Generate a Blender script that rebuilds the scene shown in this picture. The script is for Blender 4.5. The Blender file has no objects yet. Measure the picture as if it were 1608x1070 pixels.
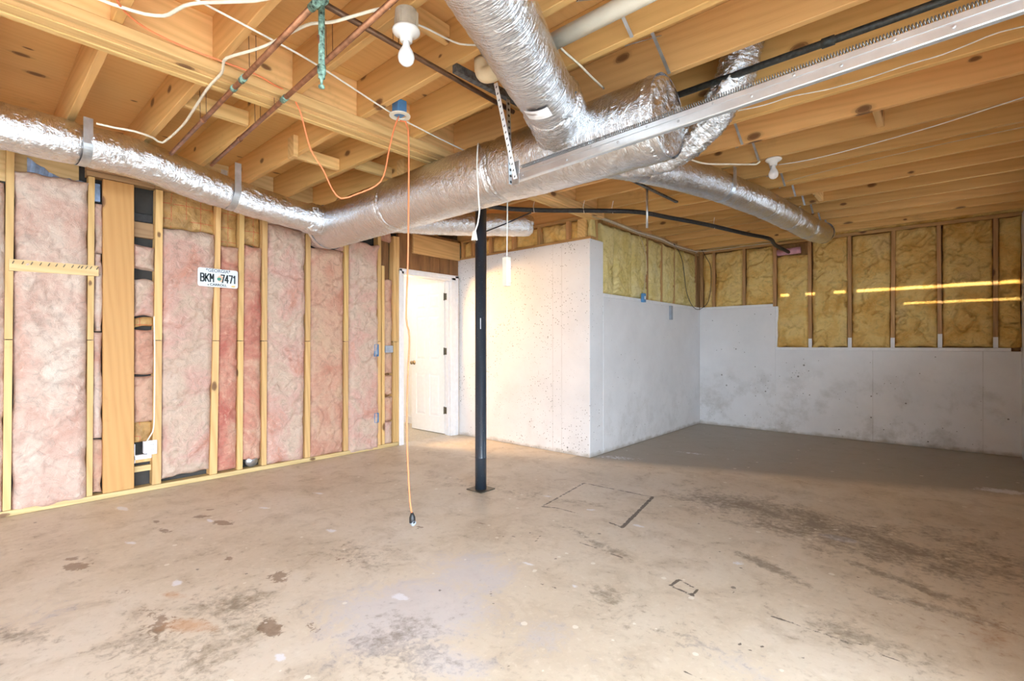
import bpy, math, random
import numpy as np
from mathutils import Vector, Matrix

random.seed(7)
RNG = np.random.default_rng(7)
SC = bpy.context.scene
COL = SC.collection

# ------------------------------------------------------------------ camera, sky, exposure
H = 1.2                                   # eye height
TH = math.radians(41.7)
SN, CS = math.sin(TH), math.cos(TH)
FPX, CX, CY = 769.0, 804.0, 542.0
cam_d = bpy.data.cameras.new('camera')
cam_d.sensor_width = 36.0
cam_d.lens = 36.0 * FPX / 1608.0
cam_d.shift_y = 7.0 / 1608.0
cam_d.clip_start = 0.02
cam = bpy.data.objects.new('camera', cam_d)
cam.location = (0, 0, H)
cam.rotation_euler = (math.pi / 2, 0, TH)
COL.objects.link(cam)
SC.camera = cam

SC.view_settings.view_transform = 'Standard'
SC.view_settings.look = 'None'
SC.view_settings.gamma = 1.0
SC.view_settings.use_curve_mapping = False
SC.view_settings.exposure = 1.74

w = bpy.data.worlds.new('overcast_sky')
SC.world = w
w.use_nodes = True
bg = w.node_tree.nodes['Background']
bg.inputs['Color'].default_value = (0.74, 0.87, 1.0, 1)
bg.inputs['Strength'].default_value = 5.6

SC.cycles.max_bounces = 10
SC.cycles.diffuse_bounces = 7
SC.cycles.glossy_bounces = 4
SC.cycles.caustics_reflective = False
SC.cycles.caustics_refractive = False
SC.cycles.sample_clamp_indirect = 6.0
SC.cycles.use_denoising = True


def area(name, loc, rot, sx, sy, energy, color=(1, 1, 1), portal=False):
    l = bpy.data.lights.new(name, 'AREA')
    l.shape = 'RECTANGLE'
    l.size, l.size_y = sx, sy
    l.energy = energy
    l.color = color
    o = bpy.data.objects.new(name, l)
    o.location = loc
    o.rotation_euler = rot
    COL.objects.link(o)
    if portal:
        l.cycles.is_portal = True
    return o


XG = 0.585                                # inside face of the garage-door wall
# daylight comes in through the open garage door and a second, added one; portals guide the sky sampling
area('door_portal', (XG + 0.12, -0.5, 1.08), (0, math.pi / 2, 0), 2.1, 4.8, 1, portal=True)
area('door_portal', (XG + 0.12, -5.4, 1.08), (0, math.pi / 2, 0), 2.1, 4.0, 1, portal=True)  # unseen second doorway, added to brighten the left wall
# low sun added for the batt streaks, through slits cut in the rear wall
sun = bpy.data.lights.new('low_sun', 'SUN')
sun.energy = 3.2
sun.color = (1.0, 0.86, 0.55)
sun.angle = math.radians(0.12)
suno = bpy.data.objects.new('low_sun', sun)
suno.rotation_euler = Vector((0, 1, -0.012)).to_track_quat('-Z', 'Y').to_euler()
suno.location = (0, -12, 2.2)
COL.objects.link(suno)
area('window_portal', (XG + 0.12, 5.75, 1.80), (0, math.pi / 2, 0), 0.6, 0.7, 1, portal=True)  # unseen window, read from a floor patch, added to brighten the nook
# lit room beyond the open door: its ceiling light, and a warm lamp close to the door
area('hall_ceiling_light', (-6.3, 3.6, 2.40), (0, 0, 0), 1.0, 1.0, 6.0, (1.0, 0.97, 0.94))
wl = bpy.data.lights.new('hall_lamp', 'SPOT')
wl.spot_size = math.radians(118)
wl.spot_blend = 0.4
wl.energy = 56
wl.color = (1.0, 0.55, 0.17)
wl.shadow_soft_size = 0.05
wlo = bpy.data.objects.new('hall_lamp', wl)
wlo.rotation_euler = Vector((1, .06, -.36)).to_track_quat('-Z', 'Y').to_euler()
wlo.location = (-5.32, 3.45, 2.0)
COL.objects.link(wlo)


# ------------------------------------------------------------------ pixel -> world on a real plane
def at(px, py, X=None, Y=None, Z=None):
    r = (px - CX) / FPX
    u = (CY - py) / FPX
    dx, dy, dz = CS * r - SN, SN * r + CS, u
    if X is not None:
        t = X / dx
    elif Y is not None:
        t = Y / dy
    else:
        t = (Z - H) / dz
    return Vector((dx * t, dy * t, H + dz * t))


# ------------------------------------------------------------------ numpy noise
def _hash(ix, iy, iz, seed):
    n = (ix * 374761393 + iy * 668265263 + iz * 2147483647 + seed * 974711) & 0xffffffff
    n = ((n ^ (n >> 13)) * 1274126177) & 0xffffffff
    n = ((n ^ (n >> 16)) * 2246822519) & 0xffffffff
    return ((n ^ (n >> 15)) & 0xffff) / 65535.0


def vnoise(x, y, z=0.0, seed=0):
    x, y, z = np.broadcast_arrays(np.asarray(x, float), np.asarray(y, float), np.asarray(z, float))
    ix, iy, iz = np.floor(x).astype(np.int64), np.floor(y).astype(np.int64), np.floor(z).astype(np.int64)
    fx, fy, fz = x - ix, y - iy, z - iz
    fx, fy, fz = [f * f * (3 - 2 * f) for f in (fx, fy, fz)]
    out = 0
    for a in (0, 1):
        wa = fx if a else 1 - fx
        for b in (0, 1):
            wb = fy if b else 1 - fy
            for c in (0, 1):
                wc = fz if c else 1 - fz
                out = out + wa * wb * wc * _hash(ix + a, iy + b, iz + c, seed)
    return out


def fbm(x, y, z=0.0, seed=0, oct=4, gain=0.5):
    s, a, t = 0.0, 1.0, 0.0
    for k in range(oct):
        s = s + a * vnoise(x * 2 ** k + 17.3 * k, y * 2 ** k + 5.1 * k, np.asarray(z) * 2 ** k, seed + k)
        t += a
        a *= gain
    return s / t


# ------------------------------------------------------------------ object helpers
def wloc(o):
    v = Vector((0, 0, 0))
    while o is not None:
        v += o.location
        o = o.parent
    return v


def mk(name, verts, faces, mat, parent=None, smooth=False, origin=None):
    """link one mesh object; verts are world coordinates"""
    v = np.asarray(verts, float)
    if parent is not None:
        org = np.array(wloc(parent))
    elif origin is not None:
        org = np.array(origin)
    else:
        org = np.array([(v[:, 0].min() + v[:, 0].max()) / 2, (v[:, 1].min() + v[:, 1].max()) / 2, v[:, 2].min()])
    me = bpy.data.meshes.new(name)
    me.from_pydata((v - org).tolist(), [], faces if isinstance(faces, list) else faces.tolist())
    me.validate()
    if smooth:
        me.polygons.foreach_set('use_smooth', [True] * len(me.polygons))
    if mat is not None:
        me.materials.append(mat)
    o = bpy.data.objects.new(name, me)
    COL.objects.link(o)
    if parent is not None:
        o.parent = parent
    else:
        o.location = org
    return o


def tag(o, label=None, cat=None, group=None, kind=None):
    if label:
        o['label'] = label
    if cat:
        o['category'] = cat
    if group:
        o['group'] = group
    if kind:
        o['kind'] = kind
    return o


def thing(name, label, cat, loc=(0, 0, 0), group=None):
    o = bpy.data.objects.new(name, None)
    o.empty_display_size = 0.05
    o.location = loc
    COL.objects.link(o)
    return tag(o, label, cat, group)


def struct(name, loc=(0, 0, 0), label=None):
    o = bpy.data.objects.new(name, None)
    o.location = loc
    COL.objects.link(o)
    return tag(o, label, None, None, 'structure')


class MB:
    """collects shapes in world coordinates"""
    def __init__(self):
        self.v, self.f = [], []

    def add(self, vs, fs):
        n = len(self.v)
        self.v.extend([tuple(p) for p in vs])
        self.f.extend([tuple(i + n for i in f) for f in fs])
        return self

    def box(self, a, b, bev=0.0):
        (x0, y0, z0), (x1, y1, z1) = [min(p, q) for p, q in zip(a, b)], [max(p, q) for p, q in zip(a, b)]
        if bev <= 0:
            vs = [(x, y, z) for x in (x0, x1) for y in (y0, y1) for z in (z0, z1)]
            return self.add(vs, [(0, 1, 3, 2), (4, 6, 7, 5), (0, 4, 5, 1), (2, 3, 7, 6), (0, 2, 6, 4), (1, 5, 7, 3)])
        import bmesh
        bm = bmesh.new()
        bmesh.ops.create_cube(bm, size=1.0)
        for v in bm.verts:
            v.co = Vector(((x0 + x1) / 2 + v.co.x * (x1 - x0), (y0 + y1) / 2 + v.co.y * (y1 - y0), (z0 + z1) / 2 + v.co.z * (z1 - z0)))
        bmesh.ops.bevel(bm, geom=bm.edges[:], offset=bev, segments=1, affect='EDGES')
        bm.verts.index_update()
        self.add([v.co[:] for v in bm.verts], [[v.index for v in f.verts] for f in bm.faces])
        bm.free()
        return self

    def hexa(self, p):
        """8 points: bottom ring 0-3, top ring 4-7"""
        return self.add(p, [(3, 2, 1, 0), (4, 5, 6, 7), (0, 1, 5, 4), (1, 2, 6, 5), (2, 3, 7, 6), (3, 0, 4, 7)])

    def tube(self, pts, r, seg=8, caps=True, rfun=None):
        vs, fs = sweep(pts, r, seg, caps, rfun)
        return self.add(vs, fs)

    def disc_stack(self, c, axis, prof, seg=20):
        """lathe: prof = [(radius, offset along axis)]"""
        ax = Vector(axis).normalized()
        t = Vector((1, 0, 0)) if abs(ax.x) < 0.9 else Vector((0, 1, 0))
        e1 = ax.cross(t).normalized()
        e2 = ax.cross(e1)
        c = Vector(c)
        vs, fs = [], []
        for r, h in prof:
            for k in range(seg):
                a = 2 * math.pi * k / seg
                vs.append(c + ax * h + (e1 * math.cos(a) + e2 * math.sin(a)) * max(r, 1e-4))
        for i in range(len(prof) - 1):
            for k in range(seg):
                k2 = (k + 1) % seg
                fs.append((i * seg + k, i * seg + k2, (i + 1) * seg + k2, (i + 1) * seg + k))
        fs.append(tuple(range(seg))[::-1])
        fs.append(tuple((len(prof) - 1) * seg + k for k in range(seg)))
        return self.add(vs, fs)

    def build(self, name, mat, parent=None, smooth=False):
        return mk(name, self.v, self.f, mat, parent, smooth)


def catmull(pts, step):
    P = [Vector(p) for p in pts]
    if len(P) < 3:
        n = max(1, int((P[1] - P[0]).length / step))
        return [P[0].lerp(P[1], i / n) for i in range(n + 1)]
    out = []
    Q = [P[0] * 2 - P[1]] + P + [P[-1] * 2 - P[-2]]
    for i in range(1, len(Q) - 2):
        a, b, c, d = Q[i - 1], Q[i], Q[i + 1], Q[i + 2]
        n = max(1, int((c - b).length / step))
        for k in range(n):
            t = k / n
            out.append(0.5 * ((2 * b) + (c - a) * t + (2 * a - 5 * b + 4 * c - d) * t * t + (3 * b - 3 * c + d - a) * t ** 3))
    out.append(P[-1])
    return out


def frames(pts):
    P = np.array([tuple(p) for p in pts])
    T = np.gradient(P, axis=0)
    T /= np.linalg.norm(T, axis=1)[:, None] + 1e-12
    up = np.array([0, 0, 1.0])
    if abs(T[0] @ up) > 0.93:
        up = np.array([1.0, 0, 0])
    N = np.zeros_like(P)
    n = up - T[0] * (T[0] @ up)
    n /= np.linalg.norm(n)
    N[0] = n
    for i in range(1, len(P)):
        n = N[i - 1] - T[i] * (N[i - 1] @ T[i])
        n /= np.linalg.norm(n) + 1e-12
        N[i] = n
    return P, T, N, np.cross(T, N)


def sweep(pts, r, seg=8, caps=True, rfun=None):
    P, T, N, B = frames(pts)
    a = np.linspace(0, 2 * np.pi, seg, endpoint=False)
    n = len(P)
    s = np.concatenate([[0], np.cumsum(np.linalg.norm(np.diff(P, axis=0), axis=1))])
    if rfun is None:
        R = np.full((n, seg), r)
    else:
        A, S = np.meshgrid(a, s)
        R = rfun(A, S)
    V = P[:, None, :] + R[:, :, None] * (np.cos(a)[None, :, None] * N[:, None, :] + np.sin(a)[None, :, None] * B[:, None, :])
    V = V.reshape(-1, 3)
    fs = []
    for i in range(n - 1):
        for k in range(seg):
            k2 = (k + 1) % seg
            fs.append((i * seg + k, i * seg + k2, (i + 1) * seg + k2, (i + 1) * seg + k))
    if caps:
        fs.append(tuple(range(seg))[::-1])
        fs.append(tuple((n - 1) * seg + k for k in range(seg)))
    return V.tolist(), fs


def cord(name, pts, r, mat, label, cat, group=None, seg=6, step=0.03, parent=None):
    p = catmull(pts, step)
    vs, fs = sweep(p, r, seg)
    o = mk(name, vs, fs, mat, parent, True)
    if label:
        tag(o, label, cat, group)
    return o


# ------------------------------------------------------------------ materials
def newmat(name):
    m = bpy.data.materials.new(name)
    m.use_nodes = True
    nt = m.node_tree
    b = nt.nodes['Principled BSDF']
    return m, nt, b


class N:
    """tiny node builder"""
    def __init__(self, nt):
        self.nt = nt

    def new(self, t, **kw):
        n = self.nt.nodes.new(t)
        for k, v in kw.items():
            setattr(n, k, v)
        return n

    def link(self, a, b):
        self.nt.links.new(a, b)

    def coord(self, scale=(1, 1, 1), rand=True, rot=(0, 0, 0)):
        tc = self.new('ShaderNodeTexCoord')
        mp = self.new('ShaderNodeMapping')
        mp.inputs['Scale'].default_value = scale
        mp.inputs['Rotation'].default_value = rot
        src = tc.outputs['Object']
        if rand:
            oi = self.new('ShaderNodeObjectInfo')
            mu = self.new('ShaderNodeVectorMath', operation='MULTIPLY_ADD')
            cb = self.new('ShaderNodeCombineXYZ')
            for i in range(3):
                self.link(oi.outputs['Random'], cb.inputs[i])
            mu.inputs[1].default_value = (37.0, 23.0, 51.0)
            self.link(cb.outputs[0], mu.inputs[0])
            self.link(src, mu.inputs[2])
            src = mu.outputs[0]
        self.link(src, mp.inputs['Vector'])
        return mp.outputs[0]

    def noise(self, vec, scale, detail=4, rough=0.55, dist=0.0):
        n = self.new('ShaderNodeTexNoise')
        n.inputs['Scale'].default_value = scale
        n.inputs['Detail'].default_value = detail
        n.inputs['Roughness'].default_value = rough
        n.inputs['Distortion'].default_value = dist
        if vec is not None:
            self.link(vec, n.inputs['Vector'])
        return n.outputs['Fac']

    def voro(self, vec, scale, feature='F1', out='Distance', rnd=1.0):
        n = self.new('ShaderNodeTexVoronoi', feature=feature)
        n.inputs['Scale'].default_value = scale
        n.inputs['Randomness'].default_value = rnd
        if vec is not None:
            self.link(vec, n.inputs['Vector'])
        return n.outputs[out]

    def ramp(self, fac, stops, interp='LINEAR'):
        n = self.new('ShaderNodeValToRGB')
        cr = n.color_ramp
        cr.interpolation = interp
        while len(cr.elements) < len(stops):
            cr.elements.new(0.5)
        for e, (p, c) in zip(cr.elements, stops):
            e.position = p
            e.color = (c, c, c, 1) if isinstance(c, (int, float)) else (*c, 1)
        self.link(fac, n.inputs['Fac'])
        return n.outputs['Color']

    def mix(self, fac, a, b, mode='MIX'):
        n = self.new('ShaderNodeMix', data_type='RGBA', blend_type=mode)
        n.clamp_factor = True
        for sock, v in ((n.inputs[0], fac), (n.inputs[6], a), (n.inputs[7], b)):
            if isinstance(v, (int, float)):
                sock.default_value = v
            elif isinstance(v, tuple):
                sock.default_value = (*v, 1)
            else:
                self.link(v, sock)
        return n.outputs[2]

    def math(self, op, a, b=0.0, clamp=False):
        n = self.new('ShaderNodeMath', operation=op, use_clamp=clamp)
        for i, v in enumerate((a, b)):
            if isinstance(v, (int, float)):
                n.inputs[i].default_value = v
            else:
                self.link(v, n.inputs[i])
        return n.outputs[0]

    def attr(self, name):
        n = self.new('ShaderNodeAttribute', attribute_name=name)
        return n.outputs['Fac']

    def bump(self, h, strength, dist=0.01, normal=None):
        n = self.new('ShaderNodeBump')
        n.inputs['Strength'].default_value = strength
        n.inputs['Distance'].default_value = dist
        self.link(h, n.inputs['Height'])
        if normal is not None:
            self.link(normal, n.inputs['Normal'])
        return n.outputs[0]


def lin(r, g, b):
    def f(c):
        c /= 255.0
        return c / 12.92 if c <= 0.04045 else ((c + 0.055) / 1.055) ** 2.4
    return (f(r), f(g), f(b))


def plain(name, col, rough=0.6, metal=0.0, var=0.08, bump=0.0, scale=20):
    m, nt, b = newmat(name)
    n = N(nt)
    v = n.coord()
    f = n.noise(v, scale, 4)
    dk = tuple(c * (1 - 2 * var) for c in col)
    lt = tuple(min(1, c * (1 + var)) for c in col)
    n.link(n.ramp(f, [(0.3, dk), (0.7, lt)]), b.inputs['Base Color'])
    b.inputs['Roughness'].default_value = rough
    b.inputs['Metallic'].default_value = metal
    if bump:
        n.link(n.bump(n.noise(v, scale * 4, 4), bump, 0.004), b.inputs['Normal'])
    return m


def wood(name, axis, light, dark, knots=True, rough=0.62, wavek=0.26, knotcol=(0.11, 0.035, 0.012)):
    m, nt, b = newmat(name)
    n = N(nt)
    sc = [1.0] * 3
    sc[axis] = 0.085
    v = n.coord(tuple(sc))
    warp = n.noise(v, 7.0, 3, 0.5)
    wave = n.new('ShaderNodeTexWave', wave_type='BANDS', bands_direction='DIAGONAL')
    wave.inputs['Scale'].default_value = 13.0
    wave.inputs['Distortion'].default_value = 9.0
    wave.inputs['Detail'].default_value = 2.0
    wave.inputs['Detail Scale'].default_value = 0.55
    n.link(v, wave.inputs['Vector'])
    fs_ = [150.0] * 3
    fs_[axis] = 3.0
    fine = n.noise(n.coord(tuple(fs_)), 1.0, 4, 0.6)
    patch_ = n.noise(n.coord(tuple(2.2 if i != axis else .8 for i in range(3))), 1.5, 3)
    g = n.math('ADD', n.math('MULTIPLY', wave.outputs['Fac'], wavek), n.math('ADD', n.math('MULTIPLY', fine, 0.26), n.math('ADD', n.math('MULTIPLY', warp, 0.2), n.math('MULTIPLY', patch_, 0.25))))
    mid = tuple(p * .62 + q * .38 for p, q in zip(light, dark))
    col = n.ramp(g, [(0.20, dark), (0.40, mid), (0.66, light)])
    oi = n.new('ShaderNodeObjectInfo')
    hv = n.new('ShaderNodeHueSaturation')
    mr = n.new('ShaderNodeMapRange')
    n.link(oi.outputs['Random'], mr.inputs['Value'])
    mr.inputs['To Min'].default_value = 0.86
    mr.inputs['To Max'].default_value = 1.12
    n.link(mr.outputs[0], hv.inputs['Value'])
    mh = n.new('ShaderNodeMapRange')
    rr_ = n.math('FRACT', n.math('MULTIPLY', oi.outputs['Random'], 7.31))
    n.link(rr_, mh.inputs['Value'])
    mh.inputs['To Min'].default_value = 0.496
    mh.inputs['To Max'].default_value = 0.506
    n.link(mh.outputs[0], hv.inputs['Hue'])
    n.link(col, hv.inputs['Color'])
    col = hv.outputs['Color']
    if knots:
        kc = n.coord((1, 1, 1))
        sk = n.new('ShaderNodeSeparateXYZ')
        n.link(kc, sk.inputs[0])
        ot = [sk.outputs[i] for i in range(3) if i != axis]
        ck = n.new('ShaderNodeCombineXYZ')
        wob = n.math('MULTIPLY', n.math('SUBTRACT', n.noise(kc, 30.0, 2), .5), .03)
        n.link(n.math('MULTIPLY', n.math('ADD', sk.outputs[axis], wob), 1.9), ck.inputs[0])
        n.link(n.math('MULTIPLY', n.math('ADD', ot[0], ot[1]), 3.6), ck.inputs[1])
        kv = n.new('ShaderNodeTexVoronoi', voronoi_dimensions='2D')
        kv.inputs['Scale'].default_value = 1.0
        n.link(ck.outputs[0], kv.inputs['Vector'])
        sp = n.new('ShaderNodeSeparateColor')
        n.link(kv.outputs['Color'], sp.inputs[0])
        pick = n.math('GREATER_THAN', sp.outputs[0], 0.50)
        d = n.math('DIVIDE', kv.outputs['Distance'], n.math('ADD', n.math('MULTIPLY', sp.outputs[1], 0.9), 0.35))
        core = n.ramp(d, [(0.045, 1.0), (0.058, 0.75), (0.068, 0.9), (0.074, 0.30), (0.11, 0.0)])
        col = n.mix(n.math('MULTIPLY', n.math('MULTIPLY', core, pick), .85), col, knotcol)
        sm = n.ramp(n.noise(kc, 3.0, 5, .7), [(.62, 0.0), (.78, 1.0)])
        col = n.mix(n.math('MULTIPLY', sm, .35), col, tuple(c * .45 for c in dark))
    n.link(col, b.inputs['Base Color'])
    b.inputs['Roughness'].default_value = rough
    n.link(n.bump(fine, 0.15, 0.002), b.inputs['Normal'])
    return m


def batt_mat(name, stops, hue_scale=3.0, fib=0.8):
    m, nt, b = newmat(name)
    n = N(nt)
    v = n.coord()
    big = n.noise(v, hue_scale, 5, 0.6, 0.6)
    col = n.ramp(big, stops)
    med = n.noise(v, 14.0, 6, 0.65, 1.5)
    col = n.mix(n.math('MULTIPLY', n.ramp(med, [(0.52, 0.0), (0.68, 1.0)]), 0.55), col, tuple(c * 0.64 for c in stops[len(stops) // 2][1]))
    col = n.mix(n.math('MULTIPLY', n.ramp(med, [(0.28, 1.0), (0.45, 0.0)]), 0.5), col, tuple(min(1, c * 1.25) for c in stops[-1][1]))
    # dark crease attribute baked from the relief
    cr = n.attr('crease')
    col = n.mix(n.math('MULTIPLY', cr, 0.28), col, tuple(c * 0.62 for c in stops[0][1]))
    n.link(col, b.inputs['Base Color'])
    b.inputs['Roughness'].default_value = 0.95
    b.inputs['Specular IOR Level'].default_value = 0.1
    fibn = n.noise(v, 42.0, 6, 0.7, 2.5)
    n.link(n.bump(n.math('ADD', n.math('MULTIPLY', med, 0.7), n.math('MULTIPLY', fibn, 0.4)), fib, 0.03), b.inputs['Normal'])
    return m


M = {}
M['joist'] = wood('joist_wood', 0, (0.78, 0.475, 0.185), (0.60, 0.325, 0.105), wavek=0.15)
M['beam'] = wood('beam_wood', 1, (0.82, 0.54, 0.235), (0.58, 0.34, 0.12))
M['stud'] = wood('stud_wood', 2, (0.72, 0.47, 0.2), (0.55, 0.32, 0.11))
M['plate'] = wood('plate_wood', 1, (0.72, 0.53, 0.26), (0.54, 0.36, 0.15))
M['board'] = wood('board_wood', 2, (0.7, 0.395, 0.135), (0.56, 0.285, 0.08), wavek=.2)
M['shadeplate'] = wood('shaded_plate_wood', 1, (0.40, 0.25, 0.125), (0.27, 0.155, 0.07))  # plate wood darkened to stand in for shade under the joists
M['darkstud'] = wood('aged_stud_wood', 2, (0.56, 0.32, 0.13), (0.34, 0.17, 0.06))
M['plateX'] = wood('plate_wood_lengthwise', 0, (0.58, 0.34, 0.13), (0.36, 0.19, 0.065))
M['ply'] = wood('plywood', 1, (0.8, 0.5, 0.2), (0.62, 0.34, 0.115), wavek=.06)
M['pink_pale'] = batt_mat('pale_pink_fibre', [(0.28, lin(200,152,134)), (0.42, lin(219,184,168)), (0.55, lin(226,202,186)), (0.72, lin(226,212,198))])
M['pink_mid'] = batt_mat('pink_fibre', [(0.28, lin(212,152,130)), (0.42, lin(216,176,162)), (0.55, lin(213,188,168)), (0.72, lin(224,200,184))])
M['pink_rose'] = batt_mat('rose_pink_fibre', [(0.28, lin(192,110,98)), (0.42, lin(210,148,128)), (0.55, lin(216,172,148)), (0.72, lin(220,190,164))])
M['pink_warm'] = batt_mat('warm_pink_fibre', [(0.28, lin(194,134,112)), (0.42, lin(210,160,138)), (0.55, lin(213,174,150)), (0.72, lin(209,180,152))])
M['yellow'] = batt_mat('yellow_fibre', [(0.25, lin(206,146,62)), (0.42, lin(236,192,112)), (0.56, lin(244,212,138)), (0.72, lin(232,200,140))], 2.6)
M['yellow_pale'] = batt_mat('pale_yellow_fibre', [(0.25, lin(210,184,110)), (0.42, lin(226,204,134)), (0.58, lin(234,216,156)), (0.75, lin(226,212,166))], 2.6)


def kraft_mat():
    m, nt, b = newmat('kraft_paper')
    n = N(nt)
    v = n.coord()
    f = n.noise(v, 9.0, 5, 0.6, 0.5)
    col = n.ramp(f, [(0.3, lin(150, 112, 64)), (0.6, lin(190, 150, 92)), (0.8, lin(204, 170, 112))])
    tc = n.coord((1, 1, 1), rand=False)
    sp = n.new('ShaderNodeSeparateXYZ')
    n.link(tc, sp.inputs[0])
    for ax, per in ((1, 0.11), (2, 0.13)):
        fr = n.math('FRACT', n.math('DIVIDE', sp.outputs[ax], per))
        ln = n.math('LESS_THAN', n.math('ABSOLUTE', n.math('SUBTRACT', fr, 0.5)), 0.022)
        ln = n.math('MULTIPLY', ln, n.math('GREATER_THAN', f, 0.46))
        col = n.mix(n.math('MULTIPLY', ln, 0.65), col, lin(196, 70, 50))
    n.link(col, b.inputs['Base Color'])
    b.inputs['Roughness'].default_value = 0.55
    n.link(n.bump(n.noise(v, 16.0, 5, 0.6, 1.0), 0.6, 0.02), b.inputs['Normal'])
    return m


M['kraft'] = kraft_mat()


def foil_mat(name, tint=(0.86, 0.90, 0.95), rough=0.13, crink=0.7, ribs=0.0):
    m, nt, b = newmat(name)
    n = N(nt)
    v = n.coord()
    a = n.noise(v, 26.0, 5, 0.62, 1.8)
    c = n.noise(v, 95.0, 3, 0.6, 0.8)
    uvn = n.new('ShaderNodeUVMap')
    mp = n.new('ShaderNodeMapping')
    mp.inputs['Scale'].default_value = (7.0, 95.0, 1.0)
    n.link(uvn.outputs[0], mp.inputs['Vector'])
    lines = n.noise(mp.outputs[0], 1.0, 3, 0.6, 0.3)
    h = n.math('ADD', n.math('MULTIPLY', a, 0.9), n.math('ADD', n.math('MULTIPLY', c, 0.12), n.math('MULTIPLY', lines, 0.45 + ribs)))
    n.link(n.ramp(a, [(0.3, tuple(t * 0.86 for t in tint)), (0.7, tint)]), b.inputs['Base Color'])
    b.inputs['Metallic'].default_value = 1.0
    n.link(n.math('ADD', n.math('MULTIPLY', c, 0.12), rough), b.inputs['Roughness'])
    n.link(n.bump(h, crink, 0.012), b.inputs['Normal'])
    return m


M['foil'] = foil_mat('foil_jacket')
M['foil_ribbed'] = foil_mat('ribbed_foil_jacket', ribs=0.6)
M['foil_flex'] = foil_mat('crinkled_flex_foil', rough=0.1, crink=1.0)
M['tape'] = plain('foil_tape', (0.78, 0.79, 0.82), 0.28, 1.0, 0.05, 0.3, 30)
M['galv'] = plain('galvanised_steel', (0.62, 0.66, 0.70), 0.36, 0.85, 0.12, 0.1, 14)
M['track'] = plain('galvanised_track', (0.74, 0.78, 0.82), 0.33, 0.8, 0.07, 0.05, 8)
M['spring'] = plain('spring_steel', (0.22, 0.22, 0.22), 0.4, 0.8)
M['angle'] = plain('weathered_angle_iron', (0.16, 0.17, 0.18), 0.5, 0.6, 0.3, 0.2, 40)
M['copper'] = plain('aged_copper', (0.42, 0.20, 0.11), 0.42, 0.7, 0.25, 0.1, 18)
M['copperdark'] = plain('dull_brown_copper', (0.20, 0.11, 0.065), 0.5, 0.6, 0.2, 0.1, 18)
M['verdigris'] = plain('green_patina', (0.24, 0.40, 0.33), 0.75, 0.1, 0.5, 0.3, 60)
M['pvc'] = plain('white_pvc', (0.86, 0.82, 0.70), 0.35, 0, 0.06, 0, 6)
M['pvcold'] = plain('yellowed_pvc', (0.80, 0.66, 0.44), 0.4, 0, 0.1, 0, 9)
M['blackpipe'] = plain('black_pipe', (0.045, 0.048, 0.045), 0.5, 0.2, 0.3, 0.2, 60)
M['blackfoam'] = plain('black_foam_sleeve', (0.03, 0.03, 0.032), 0.6, 0, 0.3, 0.3, 40)
M['romex'] = plain('cream_cable', (0.86, 0.80, 0.66), 0.45, 0, 0.07, 0, 30)
M['whitecord'] = plain('white_cord', (0.86, 0.84, 0.78), 0.45)
M['orange'] = plain('orange_cord', (0.90, 0.27, 0.11), 0.45, 0, 0.08, 0, 20)
M['tan'] = plain('tan_cable', (0.62, 0.50, 0.32), 0.5)
M['black'] = plain('black_rubber', (0.02, 0.02, 0.022), 0.45)
M['porcelain'] = plain('white_porcelain', (0.86, 0.86, 0.85), 0.25, 0, 0.02)
M['boxbeige'] = plain('beige_box_plastic', (0.60, 0.55, 0.46), 0.5)
M['bulb'] = plain('frosted_bulb_glass', (0.90, 0.92, 0.95), 0.2, 0, 0.02)
M['brass'] = plain('worn_brass', (0.45, 0.31, 0.16), 0.35, 0.9, 0.15)
M['hinge'] = plain('dark_bronze', (0.16, 0.14, 0.11), 0.45, 0.7)
M['doorwhite'] = plain('white_door_paint', (0.88, 0.88, 0.88), 0.4, 0, 0.02)
M['trim'] = plain('white_trim_paint', (0.84, 0.84, 0.86), 0.42, 0, 0.03)
M['bluebox'] = plain('blue_plastic_box', (0.10, 0.28, 0.55), 0.4)
M['greybox'] = plain('grey_plastic', (0.34, 0.39, 0.46), 0.5)
M['outlet'] = plain('white_outlet_plastic', (0.86, 0.88, 0.93), 0.35, 0, 0.02)
M['slot'] = plain('dark_slot', (0.04, 0.04, 0.04), 0.6)
M['hallwall'] = plain('white_hall_paint', (0.88, 0.87, 0.85), 0.7, 0, 0.02)
M['carpet'] = plain('beige_carpet', (0.62, 0.55, 0.44), 0.95, 0, 0.1, 0.5, 60)
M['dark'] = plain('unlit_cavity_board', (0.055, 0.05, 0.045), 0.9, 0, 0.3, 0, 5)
M['tarp'] = plain('blue_white_plastic_sheet', (0.34, 0.48, 0.72), 0.3, 0, 0.3, 0.4, 9)
M['pinkfoam'] = plain('pink_pipe_foam', (0.70, 0.36, 0.44), 0.6)
M['driveway'] = plain('pale_driveway_concrete', (0.62, 0.60, 0.56), 0.85, 0, 0.08, 0.2, 3)
M['drywall'] = plain('plain_drywall', (0.78, 0.76, 0.72), 0.85, 0, 0.03)


def post_mat():
    m, nt, b = newmat('black_column_paint')
    n = N(nt)
    v = n.coord()
    f = n.noise(v, 120, 2)
    col = n.mix(n.ramp(f, [(0.70, 0.0), (0.74, 1.0)]), (0.022, 0.032, 0.045), (0.25, 0.25, 0.25))
    n.link(col, b.inputs['Base Color'])
    b.inputs['Roughness'].default_value = 0.3
    b.inputs['Coat Weight'].default_value = 0.3
    return m


M['post'] = post_mat()


def panel_mat():
    m, nt, b = newmat('brown_wood_panelling')
    n = N(nt)
    v = n.coord((3, 3, 0.6))
    f = n.noise(v, 6.0, 5, 0.6)
    n.link(n.ramp(f, [(0.3, lin(112, 78, 48)), (0.7, lin(150, 108, 66))]), b.inputs['Base Color'])
    b.inputs['Roughness'].default_value = 0.6
    return m


M['panel'] = panel_mat()


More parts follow.
